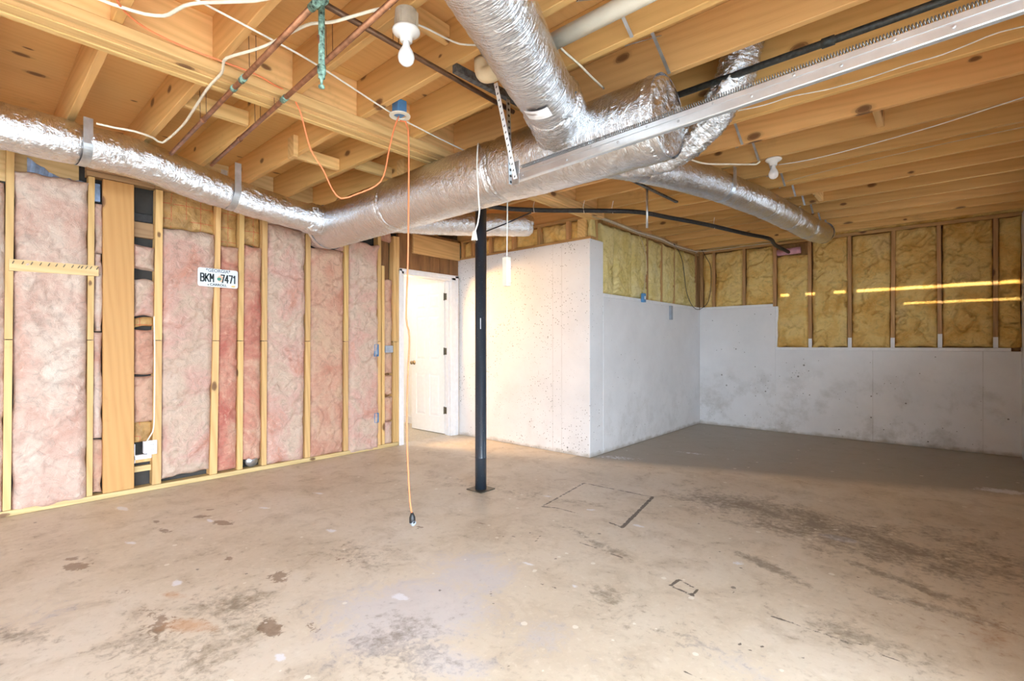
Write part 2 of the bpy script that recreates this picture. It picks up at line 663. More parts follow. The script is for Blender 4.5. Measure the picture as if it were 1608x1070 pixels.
def concrete_mat(name, stain=0.5, pits=1.0, seams=()):
    """white painted concrete: bug holes, dull stains low down, form joints at given object X"""
    m, nt, b = newmat(name)
    n = N(nt)
    v = n.coord((1, 1, 1), rand=False)
    f = n.noise(v, 2.2, 5, 0.6)
    col = n.ramp(f, [(0.3, lin(222, 222, 224)), (0.7, lin(234, 234, 236))])
    sp = n.new('ShaderNodeSeparateXYZ')
    n.link(v, sp.inputs[0])
    low = n.ramp(n.math('DIVIDE', sp.outputs[2], 1.6), [(0.02, 1.0), (0.45, 0.55), (0.62, 0.0)])
    st = n.ramp(n.noise(v, 3.4, 7, 0.68, 0.15), [(0.50, 0.0), (0.66, 1.0)])
    col = n.mix(n.math('MULTIPLY', n.math('MULTIPLY', st, low), stain), col, lin(176, 174, 168))
    # darker brown towards the floor line
    gr = n.ramp(n.math('ADD', sp.outputs[2], n.math('MULTIPLY', n.noise(v, 9, 4), 0.10)), [(0.055, 1.0), (0.10, 0.0)])
    col = n.mix(n.math('MULTIPLY', gr, 0.6), col, lin(150, 138, 118))
    # bug holes, clustered
    d = n.voro(v, 15.0)
    cl = n.ramp(n.noise(v, 1.6, 3), [(0.34, 0.0), (0.58, 1.0)])
    sizes = n.voro(v, 15.0, out='Color')
    s2 = n.new('ShaderNodeSeparateColor')
    n.link(sizes, s2.inputs[0])
    rad = n.math('MULTIPLY', n.math('POWER', s2.outputs[0], 3.0), n.math('MULTIPLY', n.math('ADD', cl, 0.35), 0.145 * pits))
    pit = n.math('LESS_THAN', d, rad)
    d2 = n.voro(v, 38.0)
    sz2 = n.voro(v, 38.0, out='Color')
    s3 = n.new('ShaderNodeSeparateColor')
    n.link(sz2, s3.inputs[0])
    pit2 = n.math('LESS_THAN', d2, n.math('MULTIPLY', n.math('POWER', s3.outputs[1], 3.0), n.math('MULTIPLY', n.math('ADD', cl, .15), 0.27 * pits)))
    pit = n.math('MAXIMUM', pit, pit2)
    col = n.mix(n.math('MULTIPLY', pit, 0.75), col, lin(96, 90, 82))
    h = n.math('SUBTRACT', n.math('MULTIPLY', n.noise(v, 30, 4), 0.25), pit)
    for (ax, pos) in seams:
        ln = n.math('LESS_THAN', n.math('ABSOLUTE', n.math('SUBTRACT', n.math('ADD', sp.outputs[ax], n.math('MULTIPLY', n.noise(v, 14, 2), 0.006)), pos + 0.003)), 0.0035)
        ln = n.math('MULTIPLY', ln, n.ramp(n.noise(v, 3.5, 3), [(0.3, 0.25), (0.6, 1.0)]))
        col = n.mix(n.math('MULTIPLY', ln, 0.35), col, lin(140, 132, 120))
        h = n.math('SUBTRACT', h, n.math('MULTIPLY', ln, 0.5))
    n.link(col, b.inputs['Base Color'])
    b.inputs['Roughness'].default_value = 0.62
    n.link(n.bump(h, 0.35, 0.006), b.inputs['Normal'])
    return m


def floor_mat():
    m, nt, b = newmat('stained_concrete_floor')
    n = N(nt)
    v = n.coord((1, 1, 1), rand=False)
    big = n.noise(v, 0.9, 5, 0.6, 0.4)
    med = n.noise(v, 5.0, 6, 0.65, 0.6)
    fin = n.noise(v, 28.0, 5, 0.7, 0.4)
    vfin = n.noise(v, 90.0, 3, 0.7)
    col = n.ramp(big, [(0.3, lin(194, 180, 160)), (0.5, lin(207, 195, 177)), (0.7, lin(213, 204, 191))])
    col = n.mix(n.math('MULTIPLY', n.ramp(med, [(0.48, 0.0), (0.66, 1.0)]), 0.36), col, lin(158, 140, 116))
    col = n.mix(n.math('MULTIPLY', n.ramp(fin, [(0.55, 0.0), (0.72, 1.0)]), 0.35), col, lin(142, 124, 104))
    col = n.mix(n.math('MULTIPLY', n.ramp(fin, [(0.28, 1.0), (0.44, 0.0)]), 0.48), col, lin(224, 216, 202))
    # nook floor: dirtier, darker concrete, with the corner's cast shadow painted in
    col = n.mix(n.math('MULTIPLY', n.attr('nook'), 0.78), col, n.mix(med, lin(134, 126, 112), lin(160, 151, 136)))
    # worn paint, its bluish tint painted in as reflected sky
    pale = n.math('ADD', n.attr('pale'), n.math('MULTIPLY', n.math('SUBTRACT', n.math('ADD', n.math('MULTIPLY', med, 0.6), n.math('MULTIPLY', fin, 0.4)), 0.5), 1.4))
    col = n.mix(n.math('MULTIPLY', n.ramp(pale, [(0.40, 0.0), (0.60, 1.0)]), 0.62), col, lin(200, 198, 204))
    spl = n.math('ADD', n.attr('splash_light'), n.math('MULTIPLY', n.math('SUBTRACT', fin, 0.5), 1.3))  # paint splashes, plus one painted patch of window light
    col = n.mix(n.math('MULTIPLY', n.ramp(spl, [(0.42, 0.0), (0.62, 1.0)]), 0.8), col, lin(226, 228, 236))
    # broad tyre / oil grime broken by fine noise
    gn = n.math('ADD', n.math('MULTIPLY', n.math('SUBTRACT', med, 0.5), 1.5), n.math('MULTIPLY', n.math('SUBTRACT', fin, 0.5), 1.7))
    gm = n.math('ADD', n.attr('grime'), gn)
    col = n.mix(n.math('MULTIPLY', n.ramp(gm, [(0.26, 0.0), (0.80, 1.0)]), 0.68), col, lin(112, 99, 82))
    # brown stains
    rn = n.math('ADD', n.math('MULTIPLY', n.math('SUBTRACT', med, 0.5), 1.2), n.math('MULTIPLY', n.math('SUBTRACT', fin, 0.5), 1.5))
    rs = n.math('ADD', n.attr('stain'), rn)
    col = n.mix(n.math('MULTIPLY', n.ramp(rs, [(0.46, 0.0), (0.62, 1.0)]), 0.70), col, lin(118, 92, 72))
    ru = n.math('ADD', n.attr('rust_glow'), n.math('MULTIPLY', rn, 0.7))
    col = n.mix(n.math('MULTIPLY', n.ramp(ru, [(0.4, 0.0), (0.8, 1.0)]), 0.5), col, lin(190, 132, 78))  # rust spots, plus warm light painted at the right edge
    # thin dark mastic lines
    li = n.math('ADD', n.attr('line'), n.math('MULTIPLY', n.math('SUBTRACT', fin, 0.5), 0.9))
    lm = n.ramp(li, [(0.60, 0.0), (0.70, 1.0)])
    col = n.mix(n.math('MULTIPLY', lm, 0.85), col, lin(66, 56, 50))
    # scattered paint chips
    d = n.voro(v, 11.0)
    cc = n.voro(v, 11.0, out='Color')
    s = n.new('ShaderNodeSeparateColor')
    n.link(cc, s.inputs[0])
    rad = n.math('MULTIPLY', n.math('POWER', s.outputs[0], 4.0), 0.17)
    ch = n.math('LESS_THAN', n.math('ADD', d, n.math('MULTIPLY', n.math('SUBTRACT', vfin, 0.5), 0.12)), rad)
    col = n.mix(n.math('MULTIPLY', ch, 0.65), col, lin(232, 228, 218))
    v2 = n.coord((1, 1, 1), rand=False, rot=(0, 0, 0.7))
    d = n.voro(v2, 7.0)
    cc = n.voro(v2, 7.0, out='Color')
    s = n.new('ShaderNodeSeparateColor')
    n.link(cc, s.inputs[0])
    rad = n.math('MULTIPLY', n.math('POWER', s.outputs[1], 7.0), 0.11)
    ch2 = n.math('LESS_THAN', n.math('ADD', d, n.math('MULTIPLY', n.math('SUBTRACT', vfin, 0.5), 0.10)), rad)
    col = n.mix(n.math('MULTIPLY', ch2, 0.7), col, lin(84, 74, 66))
    n.link(col, b.inputs['Base Color'])
    r = n.math('ADD', n.math('MULTIPLY', med, 0.25), 0.34)
    n.link(r, b.inputs['Roughness'])
    b.inputs['Specular IOR Level'].default_value = 0.45
    h = n.math('ADD', n.math('MULTIPLY', fin, 0.6), n.math('MULTIPLY', lm, -0.6))
    n.link(n.bump(h, 0.16, 0.006), b.inputs['Normal'])
    return m


M['floor'] = floor_mat()
XL, Y1, XC, YB, X2 = -4.90, 4.43, -2.84, 7.50, -1.79   # left wall, centre wall, its side, back wall, ledge step
ZJ = 2.60                                               # joist undersides

# ------------------------------------------------------------------ floor
def build_floor():
    x = np.unique(np.concatenate([np.arange(XL - 0.12, -3.2, 0.022), np.arange(-3.2, XG + 0.2, 0.014)]))
    y = np.unique(np.concatenate([np.arange(-7.6, 0.0, 0.4), np.arange(0.0, 4.6, 0.014), np.arange(4.6, YB + 0.28, 0.03)]))
    Xg, Yg = np.meshgrid(x, y, indexing='ij')
    nx, ny = len(x), len(y)
    V = np.stack([Xg, Yg, np.zeros_like(Xg)], -1).reshape(-1, 3)
    I = np.arange(nx * ny).reshape(nx, ny)
    F = np.stack([I[:-1, :-1], I[1:, :-1], I[1:, 1:], I[:-1, 1:]], -1).reshape(-1, 4)
    me = bpy.data.meshes.new('floor')
    me.vertices.add(len(V))
    me.vertices.foreach_set('co', V.ravel())
    me.loops.add(F.size)
    me.loops.foreach_set('vertex_index', F.ravel())
    me.polygons.add(len(F))
    me.polygons.foreach_set('loop_start', np.arange(0, F.size, 4))
    me.update(calc_edges=True)
    me.materials.append(M['floor'])
    o = bpy.data.objects.new('floor', me)
    COL.objects.link(o)
    tag(o, 'worn beige concrete floor with dark stains and scraped square outlines', None, None, 'structure')
    vx, vy = V[:, 0], V[:, 1]
    f = {k: np.zeros(len(V)) for k in ('nook', 'pale', 'splash_light', 'grime', 'stain', 'rust_glow', 'line')}

    def blob(key, px, py, ra, rb, ang=0.0, amp=1.0):
        """stain centred on the floor point, radii in metres, ang from world X"""
        c = at(px, py, Z=0)
        dx, dy = vx - c.x, vy - c.y
        ca, sa = math.cos(ang), math.sin(ang)
        u, w_ = (dx * ca + dy * sa) / ra, (-dx * sa + dy * ca) / rb
        f[key] = np.maximum(f[key], amp * np.exp(-(u * u + w_ * w_) * 0.9))

    def line(px0, py0, px1, py1, wd=0.02, amp=1.0):
        a, b_ = at(px0, py0, Z=0), at(px1, py1, Z=0)
        d = np.array([b_.x - a.x, b_.y - a.y])
        L = d @ d
        t = np.clip(((vx - a.x) * d[0] + (vy - a.y) * d[1]) / L, 0, 1)
        dist = np.hypot(vx - a.x - t * d[0], vy - a.y - t * d[1])
        f['line'] = np.maximum(f['line'], amp * np.clip(1 - dist / (wd * 1.45), 0, 1))

    # scraped square near the column and the small one
    line(917, 759, 851, 796, .022, .85); line(917, 759, 1025, 781, .017, .9); line(1025, 781, 977, 829, .024, 1.05)
    line(851, 796, 874, 798, .018, .9); line(874, 798, 940, 815, .010, .85); line(957, 821, 978, 829, .018, .95)
    line(1067, 911, 1095, 926, .012, 1.0); line(1095, 926, 1088, 936, .012, 1.0); line(1088, 936, 1053, 920, .014, 1.05); line(1053, 920, 1067, 911, .016, 1.05)
    line(850, 840, 840, 852, .008, 1); line(910, 852, 980, 877, .012, .85); line(1212, 968, 1250, 980, .012, 1); line(1250, 982, 1332, 1010, .012, 1.05)
    line(1384, 1028, 1442, 1051, .008, 1); line(768, 922, 775, 950, .006, 1); line(750, 1060, 805, 1045, .006, .8)
    line(1075, 1055, 1110, 1070, .006, .9); line(840, 915, 895, 930, .008, .75)
    for p in ((1105, 861), (1130, 867), (1114, 876), (1163, 892), (1152, 931), (1350, 1012), (1510, 996), (1162, 1012), (1178, 1021), (1198, 1016), (1262, 1033), (951, 901), (872, 878), (790, 843), (806, 843), (820, 843)):
        blob('line', p[0], p[1], .016, .009, random.uniform(0, 3), 1.0)
    # grime field towards the right
    blob('grime', 1190, 800, .55, .30, -.2, .75); blob('grime', 1130, 790, .35, .22, 0, .70); blob('grime', 1290, 830, .60, .34, 0, .75)
    blob('grime', 1420, 870, .55, .30, 0, .70); blob('grime', 1550, 900, .40, .25, 0, .55); blob('grime', 1205, 890, .22, .05, -.4, .95)
    blob('grime', 1395, 905, .30, .05, -.4, .85); blob('grime', 1480, 960, .35, .06, 0, .65); blob('grime', 1340, 1000, .30, .12, -.3, .45)
    blob('grime', 950, 935, .10, .07, 0, .8); blob('grime', 560, 870, .22, .12, 0, .55); blob('grime', 370, 960, .30, .15, 0, .55)
    blob('grime', 640, 1020, .35, .2, 0, .45); blob('grime', 930, 850, .3, .05, -.3, .6); blob('grime', 1060, 1000, .3, .1, 0, .35); blob('grime', 30, 1000, .25, .05, .6, .55)
    blob('grime', 1540, 880, .5, .5, 0, .5); blob('grime', 800, 770, .9, .12, .2, .3); blob('grime', 250, 1040, .4, .2, 0, .45)
    # brown stains
    for (px, py, a, b_, am) in ((117, 890, .085, .05, 1.0), (114, 878, .05, .03, 1.0), (350, 821, .10, .045, 1.0), (258, 834, .06, .03, 1.0), (312, 812, .07, .03, .9),
                                (245, 820, .04, .02, .9), (332, 801, .05, .02, .8), (360, 877, .06, .03, .7), (440, 906, .09, .06, .85), (425, 985, .10, .04, .95),
                                (490, 985, .06, .03, .7), (540, 880, .12, .05, .7), (250, 980, .18, .06, .7), (195, 930, .06, .04, .6), (660, 828, .05, .02, .8),
                                (640, 840, .06, .02, .6), (755, 822, .03, .01, .8), (580, 865, .06, .03, .6), (900, 805, .05, .02, .6), (372, 793, .05, .02, .7)):
        blob('stain', px, py, a, b_, random.uniform(-.3, .8), am)
    blob('rust_glow', 298, 983, .16, .06, .6, .9); blob('rust_glow', 1575, 1000, .5, .35, 0, .45); blob('rust_glow', 270, 935, .14, .04, .5, .7)  # the large right-hand patch paints in warm lamp light
    # worn patches with the sky's bluish reflection painted in, and paint splashes
    blob('pale', 640, 960, .42, .50, -.7, .75); blob('pale', 740, 900, .40, .35, 0, .66); blob('pale', 700, 1040, .35, .2, 0, .6); blob('pale', 860, 1000, .5, .35, 0, .42); blob('pale', 1150, 1040, .5, .2, 0, .45); blob('pale', 60, 960, .4, .3, 0, .4)
    for (px, py, a, b_, am) in ((968, 719, .40, .14, .52), (1085, 712, .30, .06, .55), (1318, 846, .12, .06, .95), (1575, 772, .22, .10, .8), (192, 799, .09, .03, .95), (330, 818, .05, .02, .9), (415, 798, .05, .02, .9), (500, 775, .06, .02, .9), (278, 916, .05, .03, .85), (520, 834, .05, .03, .8), (628, 938, .06, .03, .9), (860, 780, .07, .03, .6), (928, 801, .05, .02, .8), (1002, 826, .05, .02, .95), (1160, 885, .05, .03, .7), (440, 1033, .04, .02, .9), (830, 886, .05, .02, .7), (205, 853, .06, .02, .8), (905, 922, .04, .02, .6)):  # the right-edge patch paints in light from the window
        blob('splash_light', px, py, a, b_, random.uniform(-.2, .6), am)
    # nook: darker concrete, its edge painted along the shadow cast by the corner
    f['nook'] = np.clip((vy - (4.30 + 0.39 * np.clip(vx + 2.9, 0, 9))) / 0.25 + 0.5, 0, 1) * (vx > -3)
    for k, a in f.items():
        at_ = me.attributes.new(k, 'FLOAT', 'POINT')
        at_.data.foreach_set('value', a.astype(np.float32))
    return o


build_floor()

# ------------------------------------------------------------------ ceiling: subfloor, joists, beam
ceil = struct('ceiling')
for i, xa in enumerate((-5.1, -2.66, -0.22)):
    for j in range(13):
        ya = -7.6 + 1.22 * j - (0.3 if i % 2 else 0)
        MB().box((xa + .002, ya + .002, ZJ + .236), (xa + 2.438, ya + 1.218, ZJ + .256)).build('subfloor_panel', M['ply'], ceil)
# structural slab above the panels keeps out the sky
MB().box((-8.2, -7.9, ZJ + .27), (XG + .25, YB + .4, ZJ + .36)).build('floor_deck', M['ply'], ceil)

JY = [0.43 + 0.398 * k for k in range(-19, 18)]
for k, y in enumerate(JY):
    if y > 7.3:
        continue
    x0 = -2.735 if y < 4.4 else XC - .10
    MB().box((x0, y, ZJ + random.uniform(0, .004)), (XG + .15, y + .038, ZJ + .235), .003).build('joist', M['joist'], ceil)
    if y < 4.38:
        MB().box((XL - .09, y, ZJ + random.uniform(0, .004)), (-2.895, y + .038, ZJ + .235), .003).build('joist', M['joist'], ceil)
# wider joists doubled near the furnace bay
MB().box((-2.735, 2.90, ZJ), (XG + .15, 2.938, ZJ + .235), .003).build('joist', M['joist'], ceil)
# beam of four plies plus a bearing strip on its near side
beam = MB().box((-2.889, -7.4, 2.56), (-2.740, 4.55, ZJ + .236)).build('beam', M['beam'], ceil)
for k in range(4):
    xa = -2.894 + .0395 * k
    MB().box((xa, -7.4, 2.545 + (.004 if k % 2 else 0)), (xa + .038, 4.55, ZJ + .236), .0025).build('ply', M['beam'], beam)
MB().box((-2.734, -7.4, 2.547), (-2.690, 4.43, ZJ - .001), .003).build('bearing_strip', M['beam'], ceil)
# blocking between joists
for (x, k, h0) in ((-3.39, 20, .0), (-3.70, 22, .0), (-3.55, 23, .0), (-2.2, 28, .08), (-1.9, 21, .1), (-2.1, 23, .12), (-0.35, 27, .02), (-0.95, 31, .0)):
    ya, yb = JY[k] + .038, JY[k + 1]
    MB().box((x, ya + .001, ZJ + .01 + h0), (x + .038, yb - .001, ZJ + .10 + h0), .003).build('blocking', M['beam'], ceil)
for (x, k) in ((-3.62, 22), (-3.40, 24)):
    y = JY[k]
    MB().box((x, y - .036, ZJ - .035), (x + .10, y - .001, ZJ + .12), .003).build('blocking', M['beam'], ceil)
# rim boards closing the joist bays over the left wall
for k in range(len(JY) - 1):
    if JY[k + 1] < 4.4:
        MB().box((XL - .06, JY[k] + .04, ZJ), (XL - .022, JY[k + 1] - .002, ZJ + .235)).build('rim_board', M['plate'], ceil)
# steel cross bridging between the joists
for k in range(18, len(JY) - 1):
    ya, yb = JY[k] + .038, JY[k + 1]
    if yb > 7.0 or k in (24, 25):
        continue
    for s in (0, 1):
        x = -1.13 + .05 * s
        za, zb = (ZJ + .21, ZJ - .004) if s else (ZJ - .004, ZJ + .21)
        MB().hexa([(x, ya, za), (x + .016, ya, za), (x + .016, yb, zb), (x, yb, zb),
                   (x, ya, za + .004), (x + .016, ya, za + .004), (x + .016, yb, zb + .004), (x, yb, zb + .004)]).build('bridging_strap', M['galv'], ceil)


# ------------------------------------------------------------------ insulation batts
def batt(parent, axis, pos, out, a0, a1, z0, z1, mat, seed, bulge=.02, lump=.016, crease=.012, res=.012, depth=.07, ragged=.010, name='insulation_batt', a0b=None, a1b=None, topfold=0.0, label=None):
    """lumpy batt. axis 'x': plane X=pos, a runs along Y; axis 'y': plane Y=pos, a runs along X. out = +-1 facing direction"""
    if a1 < a0:
        a0, a1 = a1, a0
    if a0b is None:
        a0b, a1b = a0, a1
    na, nz = max(6, int((a1 - a0) / res)), max(6, int((z1 - z0) / res))
    u, t = np.meshgrid(np.linspace(0, 1, na + 1), np.linspace(0, 1, nz + 1), indexing='ij')
    left = a0b + (a0 - a0b) * t
    right = a1b + (a1 - a1b) * t
    A = left + (right - left) * u
    Z = z0 + (z1 - z0) * t
    # ragged outline
    A = A + (vnoise(Z * 9, seed * 3.1, 0, seed) - .5) * 2 * ragged * (1 - u) ** 6 + (vnoise(Z * 9, seed * 7.7, 0, seed + 5) - .5) * 2 * ragged * u ** 6
    Z = Z + (vnoise(A * 12, seed * 1.3, 0, seed + 9) - .5) * 2 * ragged * 1.6 * (t ** 8 + (1 - t) ** 8)
    eu = np.minimum(u, 1 - u) * (a1 - a0)
    ez = np.minimum(t, 1 - t) * (z1 - z0)
    e = np.minimum(eu, ez)
    edge = np.clip(e / .05, 0, 1) ** .5
    low = fbm(A * 4, Z * 3, seed * 1.7, seed, 3) - .5
    warp = fbm(A * 3, Z * 3, 1.5, seed + 40, 3)
    ridge = 1 - np.abs(2 * fbm(A * 5 + warp * 3, Z * 4 + warp * 2, 2.2 + seed, seed + 70, 4) - 1)
    groove = np.clip((ridge - .93) / .07, 0, 1)
    fine = fbm(A * 26, Z * 26, seed, seed + 100, 3) - .5
    D = (bulge + lump * 2 * low) * edge + fine * .020 * edge - groove * crease - (1 - edge) * .018
    if topfold:
        D += topfold * np.exp(-((1 - t) * (z1 - z0) / .05) ** 2)
    P = np.zeros(A.shape + (3,))
    if axis == 'x':
        P[..., 0], P[..., 1] = pos + out * D, A
    else:
        P[..., 1], P[..., 0] = pos + out * D, A
    P[..., 2] = Z
    n0, n1 = P.shape[:2]
    V = P.reshape(-1, 3)
    I = np.arange(n0 * n1).reshape(n0, n1)
    F = np.stack([I[:-1, :-1], I[1:, :-1], I[1:, 1:], I[:-1, 1:]], -1).reshape(-1, 4).tolist()
    # skirt to the back
    ring = np.concatenate([I[:, 0], I[-1, 1:], I[-2::-1, -1], I[0, -2:0:-1]])
    back = V[ring].copy()
    back[:, 0 if axis == 'x' else 1] = pos - out * depth
    nb = len(V)
    V = np.concatenate([V, back])
    m_ = len(ring)
    for k in range(m_):
        k2 = (k + 1) % m_
        F.append((int(ring[k]), nb + k, nb + k2, int(ring[k2])))
    F.append(tuple(nb + k for k in range(m_)))
    o = mk(name, V, F, mat, parent, True)
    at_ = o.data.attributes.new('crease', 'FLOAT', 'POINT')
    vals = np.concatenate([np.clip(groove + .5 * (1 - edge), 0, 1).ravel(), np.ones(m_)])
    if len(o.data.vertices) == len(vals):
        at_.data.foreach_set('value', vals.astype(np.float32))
    if label:
        o['label'] = label
    return o


# ------------------------------------------------------------------ left wall (open studs)
wall_left = struct('wall_left', (XL, 1.9, 0))


def yl(px, X=XL):
    return at(px, 500, X=X).y


def zl(px, py, X=XL):
    return at(px, py, X=X).z


def stud(px, pz0=0.045, z1=2.49, split=True, dep=.089, mat=None, X=XL, name='stud'):
    """px = (top left, top right, bottom left, bottom right) pixel columns read off the photograph, on the wall plane"""
    ya1, yb1, ya0, yb0 = [yl(p, X) for p in px]
    segs = [(pz0, 1.235), (1.241, z1)] if split else [(pz0, z1)]
    for (za, zb) in segs:
        ta, tb = (za - pz0) / (z1 - pz0), (zb - pz0) / (z1 - pz0)
        A = lambda t: ya0 + (ya1 - ya0) * t
        B = lambda t: yb0 + (yb1 - yb0) * t
        xo = random.uniform(-.002, .002)
        MB().hexa([(X - dep, A(ta), za), (X + xo, A(ta), za), (X + xo, B(ta), za), (X - dep, B(ta), za),
                   (X - dep, A(tb), zb), (X + xo, A(tb), zb), (X + xo, B(tb), zb), (X - dep, B(tb), zb)]).build(name, mat or M['stud'], wall_left)


# plates
MB().box((XL - .089, -7.4, .002), (XL + .004, 3.455, .042), .003).build('bottom_plate', M['plate'], wall_left)
yp0 = yl(136)
for i in range(6):
    ya_ = yp0 + .43 * i
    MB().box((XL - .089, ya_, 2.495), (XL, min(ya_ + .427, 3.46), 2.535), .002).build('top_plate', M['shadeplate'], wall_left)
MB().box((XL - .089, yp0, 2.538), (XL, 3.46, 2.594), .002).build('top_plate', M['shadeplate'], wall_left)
for i in range(5):
    MB().box((XL - .104, -7.4 + 1.6 * i, 2.36), (XL - .092, min(-7.4 + 1.6 * i + 1.597, yp0), 2.70), .002).build('rear_board', M['plate'], wall_left)
# back of the wall, painted near black as the shade deep in the open bays
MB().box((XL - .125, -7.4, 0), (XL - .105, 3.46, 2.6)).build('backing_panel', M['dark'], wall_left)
STUDS = [(10, 23, 4, 17), (139, 149, 136, 145), (245, 256, 239, 253), (340, 347.5, 329, 341), (376.5, 384, 372.5, 381), (412.5, 420.5, 411, 418.5),
         (481.5, 488, 479, 487), (541.5, 547.5, 540, 546.5), (593.5, 598.5, 593.5, 598)]
for i, s in enumerate(STUDS):
    stud(s, z1=2.60 if i == 0 else 2.49)
stud((618, 622.5, 617.5, 622.5))
stud((622.8, 627, 622.8, 627))
stud((600, 603.5, 600, 604), z1=2.12, split=False, X=XL)
# more studs outside the frame to the left
for y in np.arange(-3.4, -.1, .42):
    MB().box((XL - .089, y, .045), (XL, y + .038, 2.49)).build('stud', M['stud'], wall_left)
for i, y in enumerate(np.arange(-3.36, -.1, .42)):
    batt(wall_left, 'x', XL - .02, 1, y + .002, y + .376, .06, 2.4, M['pink_pale'], 300 + i, res=.05)
# wide flat board: two lengths
ya, yb = yl(161.5), yl(210.5)
MB().box((XL - .04, ya, .045), (XL + .006, yb, 2.49), .003).build('wide_board', M['board'], wall_left)

# pink batts: (left px, right px, top py, bottom py, material, seed, bulge)
def pb(xa, xb, yt, yb_, mat, seed, bulge=.015, xab=None, xbb=None, **kw):
    xm = (xa + xb) / 2
    return batt(wall_left, 'x', XL - .012, 1, yl(xa), yl(xb), zl(xm, yb_), zl(xm, yt), mat, seed, bulge=bulge,
                a0b=None if xab is None else yl(xab), a1b=None if xbb is None else yl(xbb), **kw)


pb(-40, 9, 283, 820, M['pink_pale'], 1, .02, -40, 5)
pb(23.5, 138.5, 277, 797, M['pink_pale'], 2, .03, 18, 136, topfold=.02)
pb(149.5, 161.3, 318, 395, M['pink_mid'], 3, 0, res=.010)
pb(149.5, 161.3, 398, 520, M['pink_pale'], 4, .01, res=.010)
pb(147, 161, 523, 690, M['pink_pale'], 5, .02, 146, 161, res=.010)
pb(147, 161.3, 694, 776, M['pink_warm'], 6, 0, 146, 161, res=.010)
pb(211.5, 244, 388, 424, M['pink_mid'], 7, .02, res=.010, topfold=.01)
pb(211.5, 244, 439, 496, M['pink_mid'], 8, .015, res=.010)
pb(211.5, 243, 516, 586, M['pink_warm'], 10, .015, res=.010)
pb(212, 243, 592, 663, M['pink_warm'], 11, .01, res=.010)
batt(wall_left, 'x', XL - .03, 1, yl(212), yl(240), zl(226, 697), zl(226, 665), M['kraft'], 12, bulge=0, lump=.004, res=.012, name='kraft_faced_batt', label='brown kraft paper face of a short batt')
batt(wall_left, 'x', XL - .03, 1, yl(212), yl(243), zl(226, 513), zl(226, 499), M['kraft'], 13, bulge=0, lump=.004, res=.012, name='kraft_faced_batt', label='strip of brown kraft paper between pink batts')
pb(256.5, 339.5, 362, 744, M['pink_mid'], 14, .022, 254, 330)
pb(347.8, 376, 387, 738, M['pink_rose'], 15, .012, 341.5, 372.5, res=.012)
pb(384.5, 412, 386, 722, M['pink_rose'], 16, .015, 382, 411, res=.012)
pb(421, 481, 357, 727, M['pink_mid'], 17, .018, 419, 478.5)
pb(488.5, 541, 391, 715, M['pink_warm'], 18, .018, 487.5, 540)
pb(548, 594, 383, 711, M['pink_mid'], 19, .035, 547, 596, topfold=.05)
pb(604.5, 617.5, 440, 545, M['pink_warm'], 20, 0, res=.012)
pb(604.5, 617.5, 555, 588, M['pink_warm'], 21, .005, res=.012)
pb(599.5, 617.5, 590, 620, M['pink_rose'], 22, .005, res=.012)
pb(604.5, 617.5, 623, 660, M['pink_warm'], 23, .005, res=.012)
pb(604.5, 617.5, 662, 697, M['pink_mid'], 24, .01, res=.012)
pb(421, 480, 343, 355, M['pink_mid'], 25, -.02, res=.012)
pb(489, 541, 376, 389, M['pink_mid'], 26, -.01, res=.012)
pb(600, 616, 355, 378, M['pink_rose'], 27, -.01, res=.012)
# kraft-faced batts over the pink ones
for i, (xa, xb, yt, yb_) in enumerate(((256.5, 340, 295, 361), (348, 376, 316, 386), (384.5, 412, 325, 385))):
    batt(wall_left, 'x', XL - .05, 1, yl(xa), yl(xb), zl((xa + xb) / 2, yb_), zl((xa + xb) / 2, yt), M['kraft'], 50 + i, bulge=.004, lump=.006, crease=.006, name='kraft_faced_batt', label='brown kraft paper face printed with red lines')
# things seen in the open bays
sheet = MB()
for k in range(14):
    t0, t1 = k / 14, (k + 1) / 14
    y0, y1_ = yl(44) + (yl(137) - yl(44)) * t0, yl(44) + (yl(137) - yl(44)) * t1
    zt0, zt1 = 2.56 - .10 * min(1, t0 * 2) + .006 * math.sin(k * 2.1), 2.56 - .10 * min(1, t1 * 2) + .006 * math.sin((k + 1) * 2.1)
    sheet.hexa([(XL - .07, y0, 2.33), (XL - .066 + .01 * (k % 2), y0, 2.33), (XL - .066 + .01 * ((k + 1) % 2), y1_, 2.33), (XL - .07, y1_, 2.33),
                (XL - .09, y0, zt0), (XL - .086 + .01 * ((k + 1) % 2), y0, zt0), (XL - .086 + .01 * (k % 2), y1_, zt1), (XL - .09, y1_, zt1)])
o = sheet.build('plastic_sheet', M['tarp'], None)
tag(o, 'crumpled blue plastic sheet tucked above the first full pink batt', 'sheet')
o = MB().box((XL - .085, yl(150), 2.32), (XL - .06, yl(160), 2.46), .004).build('plastic_sheet', M['tarp'], None)
tag(o, 'blue plastic scrap in the narrow gap left of the wide board', 'sheet')
MB().box((XL - .10, yl(212), zl(228, 372)), (XL - .05, yl(244), zl(228, 348)), .004).build('blocking', M['shadeplate'], wall_left)
MB().box((XL - .104, yl(212), zl(228, 347)), (XL - .07, yl(244), zl(228, 333)), .006).build('dark_pipe_wrap', M['blackfoam'], wall_left)
MB().box((XL - .10, yl(212), zl(228, 728)), (XL - .06, yl(240), zl(228, 716)), .003).build('blocking', M['stud'], wall_left)
MB().box((XL - .085, yl(211.5), zl(228, 742)), (XL - .05, yl(240), zl(228, 733)), .003).build('blocking', M['plate'], wall_left)
MB().box((XL - .08, yl(211.5), zl(228, 727)), (XL - .03, yl(214), zl(228, 697)), .003).build('backing_strip', M['trim'], wall_left)
MB().box((XL - .08, yl(211.5), zl(228, 722)), (XL - .03, yl(240), zl(228, 715)), .003).build('backing_strip', M['trim'], wall_left)
